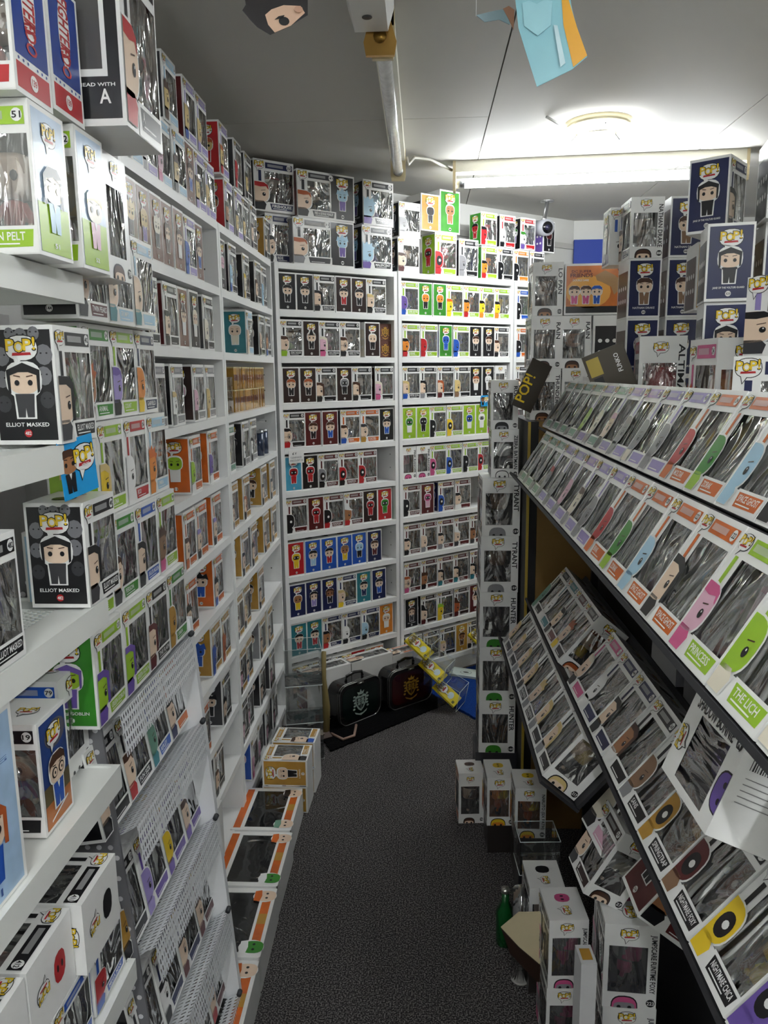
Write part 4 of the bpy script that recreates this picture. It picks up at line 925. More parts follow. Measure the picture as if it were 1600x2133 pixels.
heap(1074, 1642, 2.20, SIX, 'white box with orange-haired figure and black side lettering', 0, 'carton below the orange-haired figure box', (BW * 1.03, BD * 1.06, .167))
heap(1014, 1620, 2.34, SIX, 'white box with yellow spiky hair printed on the lid, in front of tower', 2, 'small dark carton on the floor in front of the tower', (BW * 1.08, BD * 1.0, .17))
heap(987, 1580, 2.56, 'k hS s k o', 'white box with dark window standing on the carpet beside the tower', 3, 'low carton on the carpet beside the tower', (.03, .03, .155)) if 0 else None
_, _, sp = parse('0 W k hS s k o'); figure_box(TM((.165, 2.56, .002), rad(-86)), sp, 'white box with dark window standing on the carpet beside the tower', 'boxes heaped at the foot of the right stand', (.10, .09, .19))
_, _, sp = parse('0 F k yM y k k')
figure_box(TM((.372, 1.345, .30), rad(-40)), sp, 'box with small yellow figure low at the bottom edge', 'boxes heaped at the foot of the right stand', (.06, .05, .20)) if 0 else None
pb = on_y(1222, 2012, 1.30); plain_box('narrow_box', (.030, .05, pb.z - .001), TM((pb.x + .005, 1.33, .001), rad(3)), lin('d8d8da'), 'narrow white box with yellow print between the toothed-figure boxes', [('front', '@', 0, pb.z - .05, .009, .012, PAL['y'], 0), ('front', '@', 0, pb.z - .03, .008, .009, PAL['G'], 0), ('top', '#', -.01, .01, .01, .04, PAL['G'], 0)])
tt = thing('bottle', 'green glass bottle on the carpet at the foot of the right heap', 'bottle', TM((.225, 1.93, .001)))
g = G(); g.tube([(0, 0, 0), (0, 0, .004), (0, 0, .10), (0, 0, .13), (0, 0, .16)], [.022, .025, .025, .011, .010], lin('145a2a'), 'tin', n=18); obj('glass', g, tt)
g = G(); g.tube([(0, 0, .158), (0, 0, .170)], .0115, lin('c9c9c0'), 'metal', n=14); obj('cap', g, tt)
tt = thing('clear_cup', 'clear plastic tube standing beside the green bottle', 'tube', TM((.252, 1.80, .001)))
g = G(); g.tube([(0, 0, 0), (0, 0, .26)], .024, W_, 'acrylic', n=18); obj('tube_wall', g, tt)
g = G(); g.tube([(0, 0, .0), (0, 0, .006)], .0245, lin('b9b9b4'), 'vinyl', n=18); obj('foot', g, tt)
tt = thing('card_figure', 'cream and brown card figure leaning low at the edge of the aisle', 'card', Matrix.Translation((.262, 1.66, .16)) @ Matrix.Rotation(rad(-14), 4, 'Y'))
g = G(); g.prism([(-.05, .12), (.0, .15), (.05, .14), (.05, .02), (.02, .0), (-.02, .06)], 0, .003, lin('cfc2a0'), 'print', Matrix.Rotation(rad(90), 4, 'X')); obj('face', g, tt)
g = G(); g.prism([(-.05, .12), (-.02, .06), (.02, .0), (.05, .02), (.05, -.05), (.0, -.04), (-.045, .05)], .0035, .006, lin('2a1c16'), 'print', Matrix.Rotation(rad(90), 4, 'X')); obj('collar', g, tt)
def acrylic_case(M, size, label, group=None):
    w, d, h = size; tt = thing('acrylic_case', label, 'case', M, group); g = G(); i = .002
    g.box(-w / 2, w / 2, -d / 2, d / 2, 0, i, W_, 'acrylic')
    for a in (-1, 1):
        g.box(min(a * w / 2, a * (w / 2 - i)), max(a * w / 2, a * (w / 2 - i)), -d / 2, d / 2, i, h, W_, 'acrylic'); g.box(-w / 2, w / 2, min(a * d / 2, a * (d / 2 - i)), max(a * d / 2, a * (d / 2 - i)), i, h, W_, 'acrylic')
    obj('shell', g, tt)
    g = G()
    for z in (0, h):
        for a in (-1, 1):
            g.tube([(-w / 2, a * d / 2, z), (w / 2, a * d / 2, z)], .0012, lin('dfe6e6'), 'vinyl', n=5); g.tube([(a * w / 2, -d / 2, z), (a * w / 2, d / 2, z)], .0012, lin('dfe6e6'), 'vinyl', n=5)
    obj('rim', g, tt); return tt
pc = on_y(1122, 1745, 1.95)
acrylic_case(TM((pc.x, 1.98, pc.z - .10), .05), (.11, .10, .10), 'empty clear acrylic case among the lower right boxes')
plain_box('dark_carton', (.11, .10, pc.z - .104), TM((pc.x, 1.98, .001), 0), lin('1c1c20'), 'black carton carrying the clear case on the right')
# messy leaning boxes between the lowest tier and the floor
def free_box(loc, rx, ry, rz, tok, lab, size=(BW, BD, BH)):
    _, _, sp = parse('0 F ' + tok)
    M = Matrix.Translation(loc) @ Matrix.Rotation(ry, 4, 'Y') @ Matrix.Rotation(rx, 4, 'X') @ Matrix.Rotation(rz, 4, 'Z')
    return figure_box(M, sp, lab, 'loose boxes heaped on the lower right', size)
free_box((.40, 1.52, .56), 0, rad(38), rad(-80), 'k iB i k P', 'leaning window box with pale black-haired figure under the third tier', (.14, .11, .19))
free_box((.45, 1.52, .74), 0, rad(40), rad(-90), 'p iB i k b', 'small leaning box with blue label above the pale figure box')
free_box((.44, 1.32, .56), 0, rad(38), rad(0), 'R hL S k R', 'dark red art-sided box leaning under the third tier', (.14, .11, .19))
free_box((.42, 1.18, .80), 0, rad(38), rad(-10), 'r hS s k r', 'red-sided box wedged under the third tier')
free_box((.36, 1.50, .50), 0, rad(30), rad(-85), 'R hS s D d B', 'leaning box with dark diamond label between the toothed figures')
_, _, sp = parse('0 F k pM p p p SHADOW_BONNIE 127')
pA = on_x(1378, 1598, .305); pB = on_x(1468, 1738, .300); az = (pA - pB).normalized(); ay = Vector((math.sin(rad(22)), 0, math.cos(rad(22)))); ay = (ay - az * ay.dot(az)).normalized(); ax = ay.cross(az)
sbs = (.125, .115, (pA - pB).length)
Mf = Matrix.Translation(pB + ay * sbs[1] / 2 - ax * sbs[0] / 2) @ Matrix((ax, ay, az)).transposed().to_4x4()
bb = figure_box(Mf, sp, 'larger white box lettered shadow bonnie lying across the third tier', 'loose boxes heaped on the lower right', sbs)
g = G(); P = lambda u, v, l: (-u, v, -l * LAY)
for k in range(16): P_rect(g, P, -.05 + k * .0028, -.05 + k * .0028 + (.0008, .0016, .0011)[k % 3], .026, .046, K_, 2)
for k in range(5): P_rect(g, P, -.05, -.005 + .008 * (k % 2), .016 - k * .007, .017 - k * .007, lin('8a8a8a'), 2)
obj('barcode', g, bb); g = G(); P_rect(g, P, .034, .05, -.05, -.042, K_, 2); P_text(g, P, '+18', .037, .047, -.0485, -.0435, W_, 3); obj('age_mark', g, bb)
# ------------------------------------------------------------------ near left wire rack
RX = -.495
t = thing('wire_rack', 'white metal rack with mesh shelves at the left edge', 'rack', TM((0, 0, 0)))
RZ = [1.715, 1.478, 1.228, .945, .585, .30]
def mesh_shelf(z, x1, x0, y0, y1):
    g = G(); g.box(x1 - .012, x1, y0, y1, z - .036, z + .004, lin('e6e8e4'), 'board'); g.box(x1 - .06, x1 - .012, y0, y1, z - .003, z, lin('e6e8e4'), 'board'); obj('front_rail', g, t)
    g = G(); g.box(x0, x1 - .012, y1 - .006, y1, z - .036, z + .004, lin('e6e8e4'), 'board'); g.box(x0, x1 - .06, y1 - .05, y1 - .006, z - .003, z, lin('e6e8e4'), 'board'); obj('end_rail', g, t)
    g = G(); xa, xb, ya, yb = x0, x1 - .06, y0, y1 - .05; st = .011; a = math.atan2(.55, 1)
    n = int((yb - ya + (xb - xa) * 2) / st)
    for sgn in (1, -1):
        for i in range(-int((xb - xa) * .55 / st) - 2, int((yb - ya) / st) + 2):
            # strand from x=xa to x=xb with slope
            p = Vector((xa, ya + i * st if sgn > 0 else yb - i * st, z - .002)); q = Vector((xb, p.y + sgn * (xb - xa) * .55, z - .002))
            def clip(p, q):
                lo, hi = 0.0, 1.0; dy = q.y - p.y
                for b_, s_ in ((ya, 1), (yb, -1)):
                    v0 = (p.y - b_) * s_; dv = dy * s_
                    if abs(dv) < 1e-9:
                        if v0 < 0: return None
                    elif dv > 0: lo = max(lo, -v0 / dv)
                    else: hi = min(hi, -v0 / dv)
                if lo >= hi: return None
                return p.lerp(q, lo), p.lerp(q, hi)
            c = clip(p, q)
            if not c: continue
            p2, q2 = c; u = (q2 - p2); L_ = u.length
            if L_ < .004: continue
            M = Matrix.Translation((p2 + q2) / 2) @ Matrix.Rotation(math.atan2(u.y, u.x), 4, 'Z'); g.obox(M, L_, .0018, .0018, lin('dfe2de'), 'board')
    obj('mesh_panel', g, t)
for z in RZ: mesh_shelf(z, RX, -.86, .25, 1.15)
for y in (1.13, .3):
    g = G(); g.box(-.89, -.862, y - .015, y + .015, 0, 2.1, lin('e0e2de'), 'board'); obj('upright', g, t)
GN = 'figure boxes on the near left rack'
def rack_box(x, y, z, rz, tok, lab, size=(BW, BD, BH), lean=0):
    _, _, sp = parse('0 A ' + tok)
    M = Matrix.Translation((x, y, z)) @ Matrix.Rotation(rz, 4, 'Z') @ Matrix.Rotation(lean, 4, 'X')
    return figure_box(M, sp, lab, GN, size)
EM = 'k kD s D k ELLIOT_MASKED 482'
rack_box(RX - .046, 1.148, RZ[2] + .0056, rad(90), EM, 'black-sided box numbered 482 with dark cap figure, lower shelf')
rack_box(RX - .040, 1.088, RZ[1] + .0056, rad(90), EM, 'black-sided box numbered 482 with dark cap figure, upper shelf')
rack_box(RX - .046, .842, RZ[2] + .0056, rad(90), EM, 'red-banded box 482 at the left picture edge, lower mesh shelf')
rack_box(RX - .145, 1.11, RZ[1] + .0056, rad(90), 'u uB u b p DORY', 'blue-topped box behind the upper box numbered 482')
# top shelf
def meadow(hair, out, num):
    def f(g, P, w, d, h):
        P_rect(g, P, -d * .44, d * .44, .005, h - .006, lin('b9cfe6'), 1, 'art'); P_rect(g, P, -d * .44, d * .44, .005, h * .36, lin('9cc21e'), 2)
        logo(g, P, 0, h - .030, .036); draw_full(g, P, 0, .03, .078, hair, 'i', out, 'L' if hair == 'k' else 'S', out=False, lay=5)
        P_text(g, P, num, -.006, .006, .012, .018, W_, 5)
    return f
def stripes(g, P, w, d, h):
    P_rect(g, P, -d * .44, d * .44, .042, h - .004, lin('1c3f96'), 1, 'art'); P_rect(g, P, -d * .44, d * .44, .006, .034, PAL['r'], 1)
    for k in (-3, -2, -1, 1, 2, 3): P_ell(g, P, k * .011, .038, .002, .002, lin('1c3f96'), 2, n=5)
    P_ell(g, P, 0, .02, .009, .009, W_, 2, n=14); P_text(g, P, '139', -.006, .006, .016, .024, PAL['r'], 3)
    P_ell(g, P, 0, .105, .016, .044, W_, 2, n=20); P_text(g, P, 'FOO', -.013, .013, .05, .086, PAL['r'], 3, rot=-90); P_text(g, P, 'FIGHTERS', -.014, .014, .072, .145, PAL['r'], 3, rot=-90)
def slab_box(y, z, tok, lab, art=None, size=(BW, BD, BH), x=-.46):
    _, _, sp = parse('0 F ' + tok); return figure_box(TM((x - size[0] / 2, y, z), rad(random.uniform(-1, 1))), sp, lab, GN, size, art)
slab_box(.998, 1.7205, 'D iB s r l VAN_PELT 51', 'box side with black-haired girl on a lime meadow, top rack shelf', meadow('k', 'u', '51'), (BW, BD, .175))
slab_box(1.122, 1.7205, 'l fL i P l SALLY 52', 'box side with blond girl on a lime meadow, top rack shelf', meadow('y', 'P', '52'), (BW, BD, .183))
slab_box(.974, 1.8965, 'b wS s r r - 139', 'blue and red box side with red and white lettering numbered 139', stripes)
slab_box(1.068, 1.9055, 'b wS s r r - 139', 'second blue and red lettered box, right behind the first numbered 139', stripes)
rack_box(-.405 - .06, 1.199, 1.914, rad(90), 'k rS s r k A 12', 'dark deluxe box numbered 12 with white framed window, top left', (.148, .12, .25))
slab_box(1.236, 1.7205, 'D hS s k r', 'grey window box with red band under the dark deluxe box', None, (BW, BD, .183), -.47)
# shelf 4 (olaf etc.)
z4 = RZ[3] + .0056
def sunset(g, P, w, d, h):
    P_rect(g, P, -d * .44, d * .44, .005, h - .006, lin('24407e'), 1, 'art'); P_rect(g, P, -d * .44, d * .44, .005, h * .24, lin('b86a2c'), 2, 'art'); P_rect(g, P, -d * .44, d * .44, h * .24, h * .4, lin('5e5436'), 2, 'art')
    P_ell(g, P, .005, h * .8, d * .36, h * .12, lin('5c5a66'), 2); logo(g, P, .0, h - .032, .042); draw_full(g, P, 0, .028, .078, 'h', 's', 'b', 'S', out=True, lay=6)
    P_poly(g, P, [(-d * .3, .012), (d * .3, .026), (d * .3, .029), (-d * .3, .015)], W_, 5)
    for q in (-.01, .01):
        P_ell(g, P, q, .0795, .008, .008, K_, 10, n=12); P_ell(g, P, q, .0795, .006, .006, PAL['s'], 11, n=12); P_ell(g, P, q, .0795, .002, .0025, K_, 12, n=8)
def snowy(g, P, w, d, h):
    P_rect(g, P, -d * .45, d * .45, .005, h - .006, lin('a9c6e4'), 1, 'art'); logo(g, P, -.015, h * .42, .05)
    P_text(g, P, '117', .02, .045, h * .72, h * .75, lin('3a5aa0'), 3, rot=-90); P_rect(g, P, -.02, -.01, h * .6, h * .86, lin('5a8ac8'), 3); P_rect(g, P, .0, .006, h * .58, h * .82, lin('5a8ac8'), 3)
    draw_full(g, P, .0, .03, .10, 'a', 's', 'b', 'L', out=False, lay=4); P_text(g, P, '11', -.01, .01, .012, .022, lin('3a5aa0'), 3)
slab_box(1.128, z4, 'w wB w w b OLAF 79', 'white box lettered olaf with side window on mesh shelf', None, (BW, BD, .168), -.555)
slab_box(.985, z4, 'n hG s b k CARL 19', 'blue and orange art-sided box with bespectacled figure on mesh shelf', sunset, (BW, .086, .166), -.518)
slab_box(.80, z4, 'u aL s b u ANNA 117', 'tall pale blue box side with ginger long-haired figure at the left edge', snowy, (.15, .13, .235), -.505)
z5 = RZ[4] + .0056
def lid_box(x, y, z, tok, lab, size):
    _, _, sp = parse('0 F ' + tok); w, d, h = size
    M = Matrix.Translation((x, y, z + d / 2)) @ Matrix.Rotation(rad(-90), 4, 'Z') @ Matrix.Rotation(rad(-90), 4, 'X') @ Matrix.Translation((0, 0, -h / 2))
    return figure_box(M, sp, lab, GN, size)
lid_box(-.585, 1.04, z5 + .115, 'k kX k k k - 411', 'white box lying on its back numbered 411, farther of two', (.125, .115, .18))
lid_box(-.60, .91, z5 + .115, 'k rX r k k - 412', 'white box lying on its back numbered 412, nearer of two', (.125, .115, .18))
lid_box(-.60, .78, z5 + .115, 'k yM y y k', 'white box lying on its back with yellow portrait at left edge', (.125, .115, .18))
for i in range(3): rack_box(-.56, 1.08 - i * .125, z5, rad(90), 'b rS r b b MEGA_MAN 102', f'blue-banded box under the lying boxes, {ORD[i]} from the far end', (BW, .1, .113))
rack_box(-.555, 1.08, RZ[5] + .0056, rad(90), 'b aS a r V', 'box with red portrait on the lowest visible mesh shelf')
pop_tag(Matrix.Translation((RX + .004, 1.075, RZ[1] - .03)) @ Matrix.Rotation(rad(80), 4, 'Z') @ Matrix.Rotation(rad(-6), 4, 'Y'), .082, 'blue square tag with yellow lettering clipped to the rack rail')
# ------------------------------------------------------------------ perforated unit behind the rack
t = thing('perforated_display', 'white display unit with punched metal ledges and dotted end panel', 'display unit', TM((0, 0, 0)))
def fx(z): return -.507 - .074 * (z - 1.01)
pts = [(fx(0), 0), (fx(1.05), 1.05), (-.86, 1.05), (-.86, 0)]
g = G(); g.prism([(p[0], p[1]) for p in pts], 0, .018, lin('eceef0'), 'board', Matrix.Translation((0, 1.618, 0)) @ Matrix.Rotation(rad(90), 4, 'X')); obj('end_panel', g, t)
g = G(); g.prism([(fx(0) - .025, 0), (fx(1.3) - .03, 1.30), (-.86, 1.30), (-.86, 0)], 0, .006, lin('6c6c70'), 'matte', Matrix.Translation((0, 1.182, 0)) @ Matrix.Rotation(rad(90), 4, 'X'))
for i in range(18):
    for j in range(64):
        x = -.845 + i * .020 + (j % 2) * .010; z = .02 + j * .0195
        if x < fx(z) - .035 and z < 1.29: g.prism(ell(x, z, .0048, .0048, n=9), .0061, .0064, lin('c9c9cc'), 'matte', Matrix.Translation((0, 1.182, 0)) @ Matrix.Rotation(rad(90), 4, 'X'))
obj('dotted_panel', g, t)
LZ = [1.015, .812, .578, .342, .12]
for z in LZ:
    x = fx(z); dz = .085; M = Matrix.Translation((x, 0, z))
    me_v = [(x, 1.19, z), (x, 1.598, z), (x - .10, 1.598, z - .06), (x - .10, 1.19, z - .06), (x + .008, 1.19, z - .075), (x + .008, 1.598, z - .075)]
    g = G(); g.face([me_v[4], me_v[5], me_v[1], me_v[0]], lin('e9ebee'), 'perforated'); g.face([me_v[0], me_v[1], me_v[2], me_v[3]], lin('e9ebee'), 'perforated')
    me = g.mesh('perforated_ledge'); uv = me.uv_layers.new(name='UV')
    for pl in me.polygons:
        for li in pl.loop_indices:
            v = me.vertices[me.loops[li].vertex_index].co; uv.data[li].uv = (v.y, (v.z if pl.index == 0 else v.x))
    obj('perforated_ledge', me, t)
    g = G(); g.tube([(x + .002, 1.585, z + .004), (x + .002, 1.598, z + .004)], .006, lin('33363a'), 'matte', n=8); obj('hook', g, t)
g = G(); g.box(-.86, -.85, 1.19, 1.6, 0, 1.7, lin('eceef0'), 'board'); obj('back_panel', g, t)
GP = 'figure boxes on the punched metal display unit'
def prow(z, toks, nm, lean=0.0, y0=1.19, pitch=.118, dx=0.0):
    for i, tk in enumerate(toks.split(';')):
        _, _, sp = parse('0 F ' + tk.strip()); y = y0 + (i + .5) * pitch; x = fx(z) + dx; w, d, h = BW, BD, BH
        M = Matrix.Translation((x - .004, y, z)) @ Matrix.Rotation(-lean, 4, 'Y') @ Matrix.Rotation(rad(90) + random.uniform(-.015, .015), 4, 'Z') @ Matrix.Translation((0, d / 2, .001))
        who = describe('F', sp); figure_box(M, sp, f'{who} portrait box, {CN[sp[5]]} band, {ORD[i]} from left, {nm} of dotted unit', GP)
zz = 1.018
prow(zz, 'g pD l p l GREEN_GOBLIN; g pD l p l GREEN_GOBLIN; g RD s R k THE_FLASH; g GB G G g SIMBA', 'fifth row', dx=-.004, y0=1.128)
prow(zz + .1605, 'u hL s g l HIPPIE; m hS s D g PERSON; m kL s k b SAILOR_MOON; l hX T m l ROCKET', 'fourth row', dx=-.004, y0=1.135, pitch=.1165)
prow(zz + .321, 'l fL y m l LUNA; e wB w w r BOO; c oX O O u SIMBA', 'third row', dx=0, y0=1.245, pitch=.1165)
prow(zz + .4815, 'g aX S R g ANIMAL; g pS V k l COUNT; k oB O y n GARFIELD', 'second row', dx=0, y0=1.243, pitch=.1165)
prow(zz + .642, 'k hS s k R TWIN_PEAKS; e sB s t u GRUMPY; e sB s t u', 'topmost row', dx=.04, y0=1.18, pitch=.1165)
prow(LZ[1], 'k eS s k k; k hS s r k FUN_SIZE; b QB Q t b RIPLEY; n kS s n o', 'first ledge', lean=rad(9), dx=-.03, y0=1.14)
prow(LZ[2], 'k GB G k k; n VB V V p; p yB y p p; p hS s p p', 'second ledge', lean=rad(9), dx=-.03, y0=1.14)
prow(LZ[3], 'k kS s k D; G kS w k n; D kS s R n; R hS s R R', 'third ledge', lean=rad(9), dx=-.03, y0=1.14)
prow(LZ[4], 'k hX s k G; D wB w w k; D hS s R R; D hS s r R', 'lowest ledge', lean=rad(9), dx=-.03, y0=1.14)
# ------------------------------------------------------------------ floor boxes on the left
def multi(M, L, label, pairs, top='o'):
    """long window box lying on its back, window up"""
    tt = thing('multipack_box', label, 'box', M, 'long window boxes on the floor by the left shelves'); W2, Hh = .20, .10
    g = G(); g.box(-W2 / 2, W2 / 2, 0, L, 0, .003, W_); 
    for a in (-1, 1): g.box(min(a * W2 / 2, a * (W2 / 2 - .003)), max(a * W2 / 2, a * (W2 / 2 - .003)), 0, L, .003, Hh, W_)
    g.box(-W2 / 2, W2 / 2, 0, .003, .003, Hh, W_); g.box(-W2 / 2, W2 / 2, L - .003, L, .003, Hh, W_)
    g.box(-W2 / 2 + .003, -W2 / 2 + .042, .003, L - .003, Hh - .002, Hh, W_); g.box(W2 / 2 - .042, W2 / 2 - .003, .003, L - .003, Hh - .002, Hh, W_)
    g.box(-W2 / 2 + .042, W2 / 2 - .042, .003, .018, Hh - .002, Hh, W_); g.box(-W2 / 2 + .042, W2 / 2 - .042, L - .018, L - .003, Hh - .002, Hh, W_)
    obj('carton', g, tt)
    g = G(); g.box(-W2 / 2 + .004, W2 / 2 - .004, .004, L - .004, .0035, .005, lin('8a8270'), 'matte'); obj('liner', g, tt)
    P = lambda u, v, l: (u, v, Hh + l * LAY); g = G()
    P_rect(g, P, -W2 / 2 + .006, -W2 / 2 + .030, .012, L - .012, PAL[top], 1, 'art'); P_rect(g, P, W2 / 2 - .034, W2 / 2 - .01, .05, L - .05, PAL[top], 1, 'art'); P_rect(g, P, W2 / 2 - .034, W2 / 2 - .01, L * .45, L * .6, PAL['G'], 2)
    obj('band_print', g, tt)
    for k, (hc, sc, v) in enumerate(((pairs[0][0], pairs[0][1], .035), (pairs[1][0], pairs[1][1], L - .035))):
        g = G(); x = W2 / 2 - .03; P_ell(g, P, x, v, .034, .026, W_, 3); P_ell(g, P, x + .004, v, .028, .022, PAL[sc], 4, e=.75); P_poly(g, P, [(x - .03, v - .02), (x - .012, v - .024), (x - .008, v), (x - .012, v + .024), (x - .03, v + .02)], PAL[hc], 5)
        for q in (-.009, .009): P_ell(g, P, x + .006, v + q, .004, .004, K_, 6, n=8)
        obj('portrait', g, tt)
    g = G(); g.box(-W2 / 2 + .042, W2 / 2 - .042, .018, L - .018, Hh - .0018, Hh - .0017, W_, 'acrylic'); obj('window_film', g, tt)
    for k, (hc, sc) in enumerate(pairs):
        me = cached(('f', hc, sc, 'k', 'S'), lambda: figure_mesh(hc, sc, 'k', 'S'))
        f = obj('figure', me, tt); f.matrix_local = Matrix.Translation((-.045, L * (.25 + .5 * k), .035)) @ Matrix.Rotation(rad(90), 4, 'Z') @ Matrix.Rotation(rad(-90), 4, 'X') @ Matrix.Translation((0, 0, -.0))
        f.matrix_local = Matrix.Translation((.045, L * (.27 + .46 * k), .058)) @ Matrix.Rotation(rad(-90), 4, 'Y') @ Matrix.Rotation(rad(90), 4, 'Z') @ Matrix.Scale(1.12, 4)
    return tt
multi(TM((-.515, 1.45, .002), rad(1)), .27, 'orange-banded long window box lying nearest on the floor', (('w', 'g'), ('o', 's')))
multi(TM((-.520, 1.73, .002), rad(1)), .27, 'orange-banded long window box on the floor, second from near', (('w', 'g'), ('o', 's')))
multi(TM((-.527, 2.01, .002), rad(0)), .27, 'orange-banded long window box on the floor, third from near', (('w', 'g'), ('o', 's')))
multi(TM((-.535, 2.29, .002), rad(0)), .26, 'orange-banded long window box with spiky dark hair portrait, farthest', (('Q', 's'), ('k', 's')))
def flat_box(M, tok, lab, size):
    _, _, sp = parse('0 F ' + tok); w, d, h = size
    M2 = M @ Matrix.Translation((0, 0, d / 2)) @ Matrix.Rotation(rad(90), 4, 'Z') @ Matrix.Rotation(rad(-90), 4, 'X') @ Matrix.Translation((0, 0, -h / 2))
    return figure_box(M2, sp, lab, 'boxes lying flat on the floor at left', size)
flat_box(TM((-.50, 2.62, .002), rad(-2)), 'G hS s k G TWINS 12', 'gold-sided window box lying flat on the floor, lower one', (.12, .10, .165))
flat_box(TM((-.50, 2.625, .1025), rad(-1)), 'G iB s k G LYING 12', 'gold-sided window box lying flat, upper of the two', (.12, .10, .165))
flat_box(TM((-.49, 2.76, .002), rad(-3)), 'G hS s b G', 'gold and white window box lying on the floor behind the stack', (.12, .10, .165))
flat_box(TM((-.49, 2.765, .1025), rad(-3)), 'G hS s b G', 'window box with blue-hatted portrait lying on the farther pile', (.12, .10, .165))
plain_box('back_turned_box', (.09, .114, .159), TM((-.585, 1.735 + .06, .485 + .002 - .17), rad(90)), W_, 'white box turned to show its printed blue back, lower left bookcase', [('left', '#', -.05, .05, .01, .07, lin('3a5a9a'), 0), ('left', 'SHERLOCK', -.04, .03, .12, .13, lin('2a3a5a'), 0)])
# acrylic cases tower at the corner
for i, (z, s) in enumerate(((0, .16), (.162, .16), (.324, .155))):
    acrylic_case(TM((-.50, 3.02, z), rad(12)), (.15, .14, s), f'clear acrylic case in the corner stack, {["bottom", "middle", "top"][i]} one', 'clear acrylic cases stacked in the corner')
g = G(); g.tube([(0, 0, 0), (.008, .01, .12), (-.006, -.008, .26), (.006, 0, .38)], [.022, .018, .02, .01], lin('8a7a4a'), 'matte', n=10); tag(obj('burlap_roll', g, None, TM((-.435, 3.17, .009))), 'olive brown cloth roll standing behind the clear cases', 'cloth')
# ------------------------------------------------------------------ suitcase tins, boxes, rugs in the corner
g = G()
rc = [on_z(690, 1567, 0), on_z(950, 1462, 0), on_z(893, 1395, 0), on_z(650, 1490, 0)]
def flat_rug(pts, h, col, name, label, m='rug'):
    g = G(); out = []; n = len(pts)
    for i in range(n):
        a, b = pts[i], pts[(i + 1) % n]; k = max(2, int((b - a).length / .012))
        for j in range(k):
            p = a.lerp(b, j / k); out.append((p.x + random.uniform(-.003, .003), p.y + random.uniform(-.003, .003)))
    g.prism(out, .0005, h, col, m); return tag(obj(name, g), label, 'rug')
tn = thing
rp = [on_z(690, 1567, 0), on_z(942, 1462, 0), on_z(905, 1390, 0), on_z(640, 1500, 0)]
flat_rug(rp, .008, lin('08080a'), 'black_rug', 'shaggy black rug under the two suitcase tins')
bp_ = [on_z(905, 1492, 0), on_z(1035, 1440, 0), on_z(1060, 1340, 0), on_z(880, 1375, 0)]
bp_ = [at_s(.70, 0, .50), at_s(1.20, 0, .52), at_s(1.30, 0, .02), at_s(.72, 0, .02)]
flat_rug(bp_, .012, lin('173a80'), 'blue_rug', 'bright blue shaggy rug right of the black rug')
rr = [on_z(972, 1368, 0), on_z(1012, 1352, 0), on_z(1050, 1372, 0), on_z(1000, 1400, 0)]
g = G(); g.tube([rr[0] + Vector((0, 0, .03)), rr[2] + Vector((0, 0, .03))], .035, lin('a31a2a'), 'rug', n=10); tag(obj('red_cloth', g), 'rolled red cloth lying on the blue rug', 'cloth')
g = G(); g.tube([rr[0] + Vector((.02, -.06, .03)), rr[2] + Vector((0, -.09, .03))], .018, lin('e0b81a'), 'rug', n=10); tag(obj('yellow_cloth', g), 'yellow cloth strip beside the red cloth on the blue rug', 'cloth')
def suitcase(p, rz, col, crestc, label, w=.30, h=.215, d=.10):
    tt = thing('tin_suitcase', label, 'suitcase', TM(p, rz)); n = 8; r = .045
    def rr_(w, h, r, ins=0):
        o = []
        for cx, cz, a0 in ((w / 2 - r, r, -90), (w / 2 - r, h - r, 0), (-w / 2 + r, h - r, 90), (-w / 2 + r, r, 180)):
            for k in range(6):
                a = rad(a0 + 90 * k / 5); o.append((cx + (r - ins) * math.cos(a), cz + (r - ins) * math.sin(a)))
        return o
    RXm = Matrix.Rotation(rad(90), 4, 'X')
    g = G(); g.prism(rr_(w, h, r), -d / 2, d / 2 - .012, (.012, .011, .012), 'tin', RXm); obj('shell', g, tt)
    g = G(); g.prism(rr_(w, h, r), d / 2 - .0105, d / 2, (.012, .011, .012), 'tin', RXm); obj('lid', g, tt)
    g = G(); g.prism([(x * .86, .5 * h + (z - .5 * h) * .8) for x, z in rr_(w, h, r)], d / 2 + .0003, d / 2 + .002, col, 'tin', RXm); obj('front_plate', g, tt)
    for yy in (-d / 2 - .0005, -d / 2 + .0115):
        g = G(); g.tube([(x, yy, z) for x, z in rr_(w, h, r)], .0022, lin('9a9a98'), 'metal', n=6, closed=True); obj('rim', g, tt)
    g = G(); crest(g, lambda u, v, l: (u, -d / 2 - .002 - l * .0004, v), .0, h * .50, .105, crestc, dark=tuple(c * .6 for c in col)); obj('crest', g, tt)
    g = G(); g.tube([(-.05, 0, h + .002), (-.045, 0, h + .022), (0, 0, h + .03), (.045, 0, h + .022), (.05, 0, h + .002)], .007, (.012, .012, .012), 'tin', n=8); obj('handle', g, tt)
    g = G(); g.box(-.018, .018, -d / 2 - .004, -d / 2 + .02, h - .012, h + .003, lin('a0a09c'), 'metal'); g.tube([(-.012, -d / 2 - .006, h - .008), (.012, -d / 2 - .006, h - .008)], .003, lin('b0b0aa'), 'metal', n=8); obj('clasp', g, tt)
    return tt
ps = on_z(755, 1490, .008); pr_ = on_z(850, 1440, .008)
WALLRZ = math.atan2(NRM.x, -NRM.y)
suitcase(at_s(.265, .0085, .155), WALLRZ + rad(7), lin('10201c'), lin('9fb0a8'), 'black tin suitcase with silver crest, left of the two', .245, .19, .085)
suitcase(at_s(.555, .0085, .160), WALLRZ + rad(2), lin('3a0d12'), lin('a8842e'), 'dark red tin suitcase with gold crest, right of the two', .265, .19, .085)
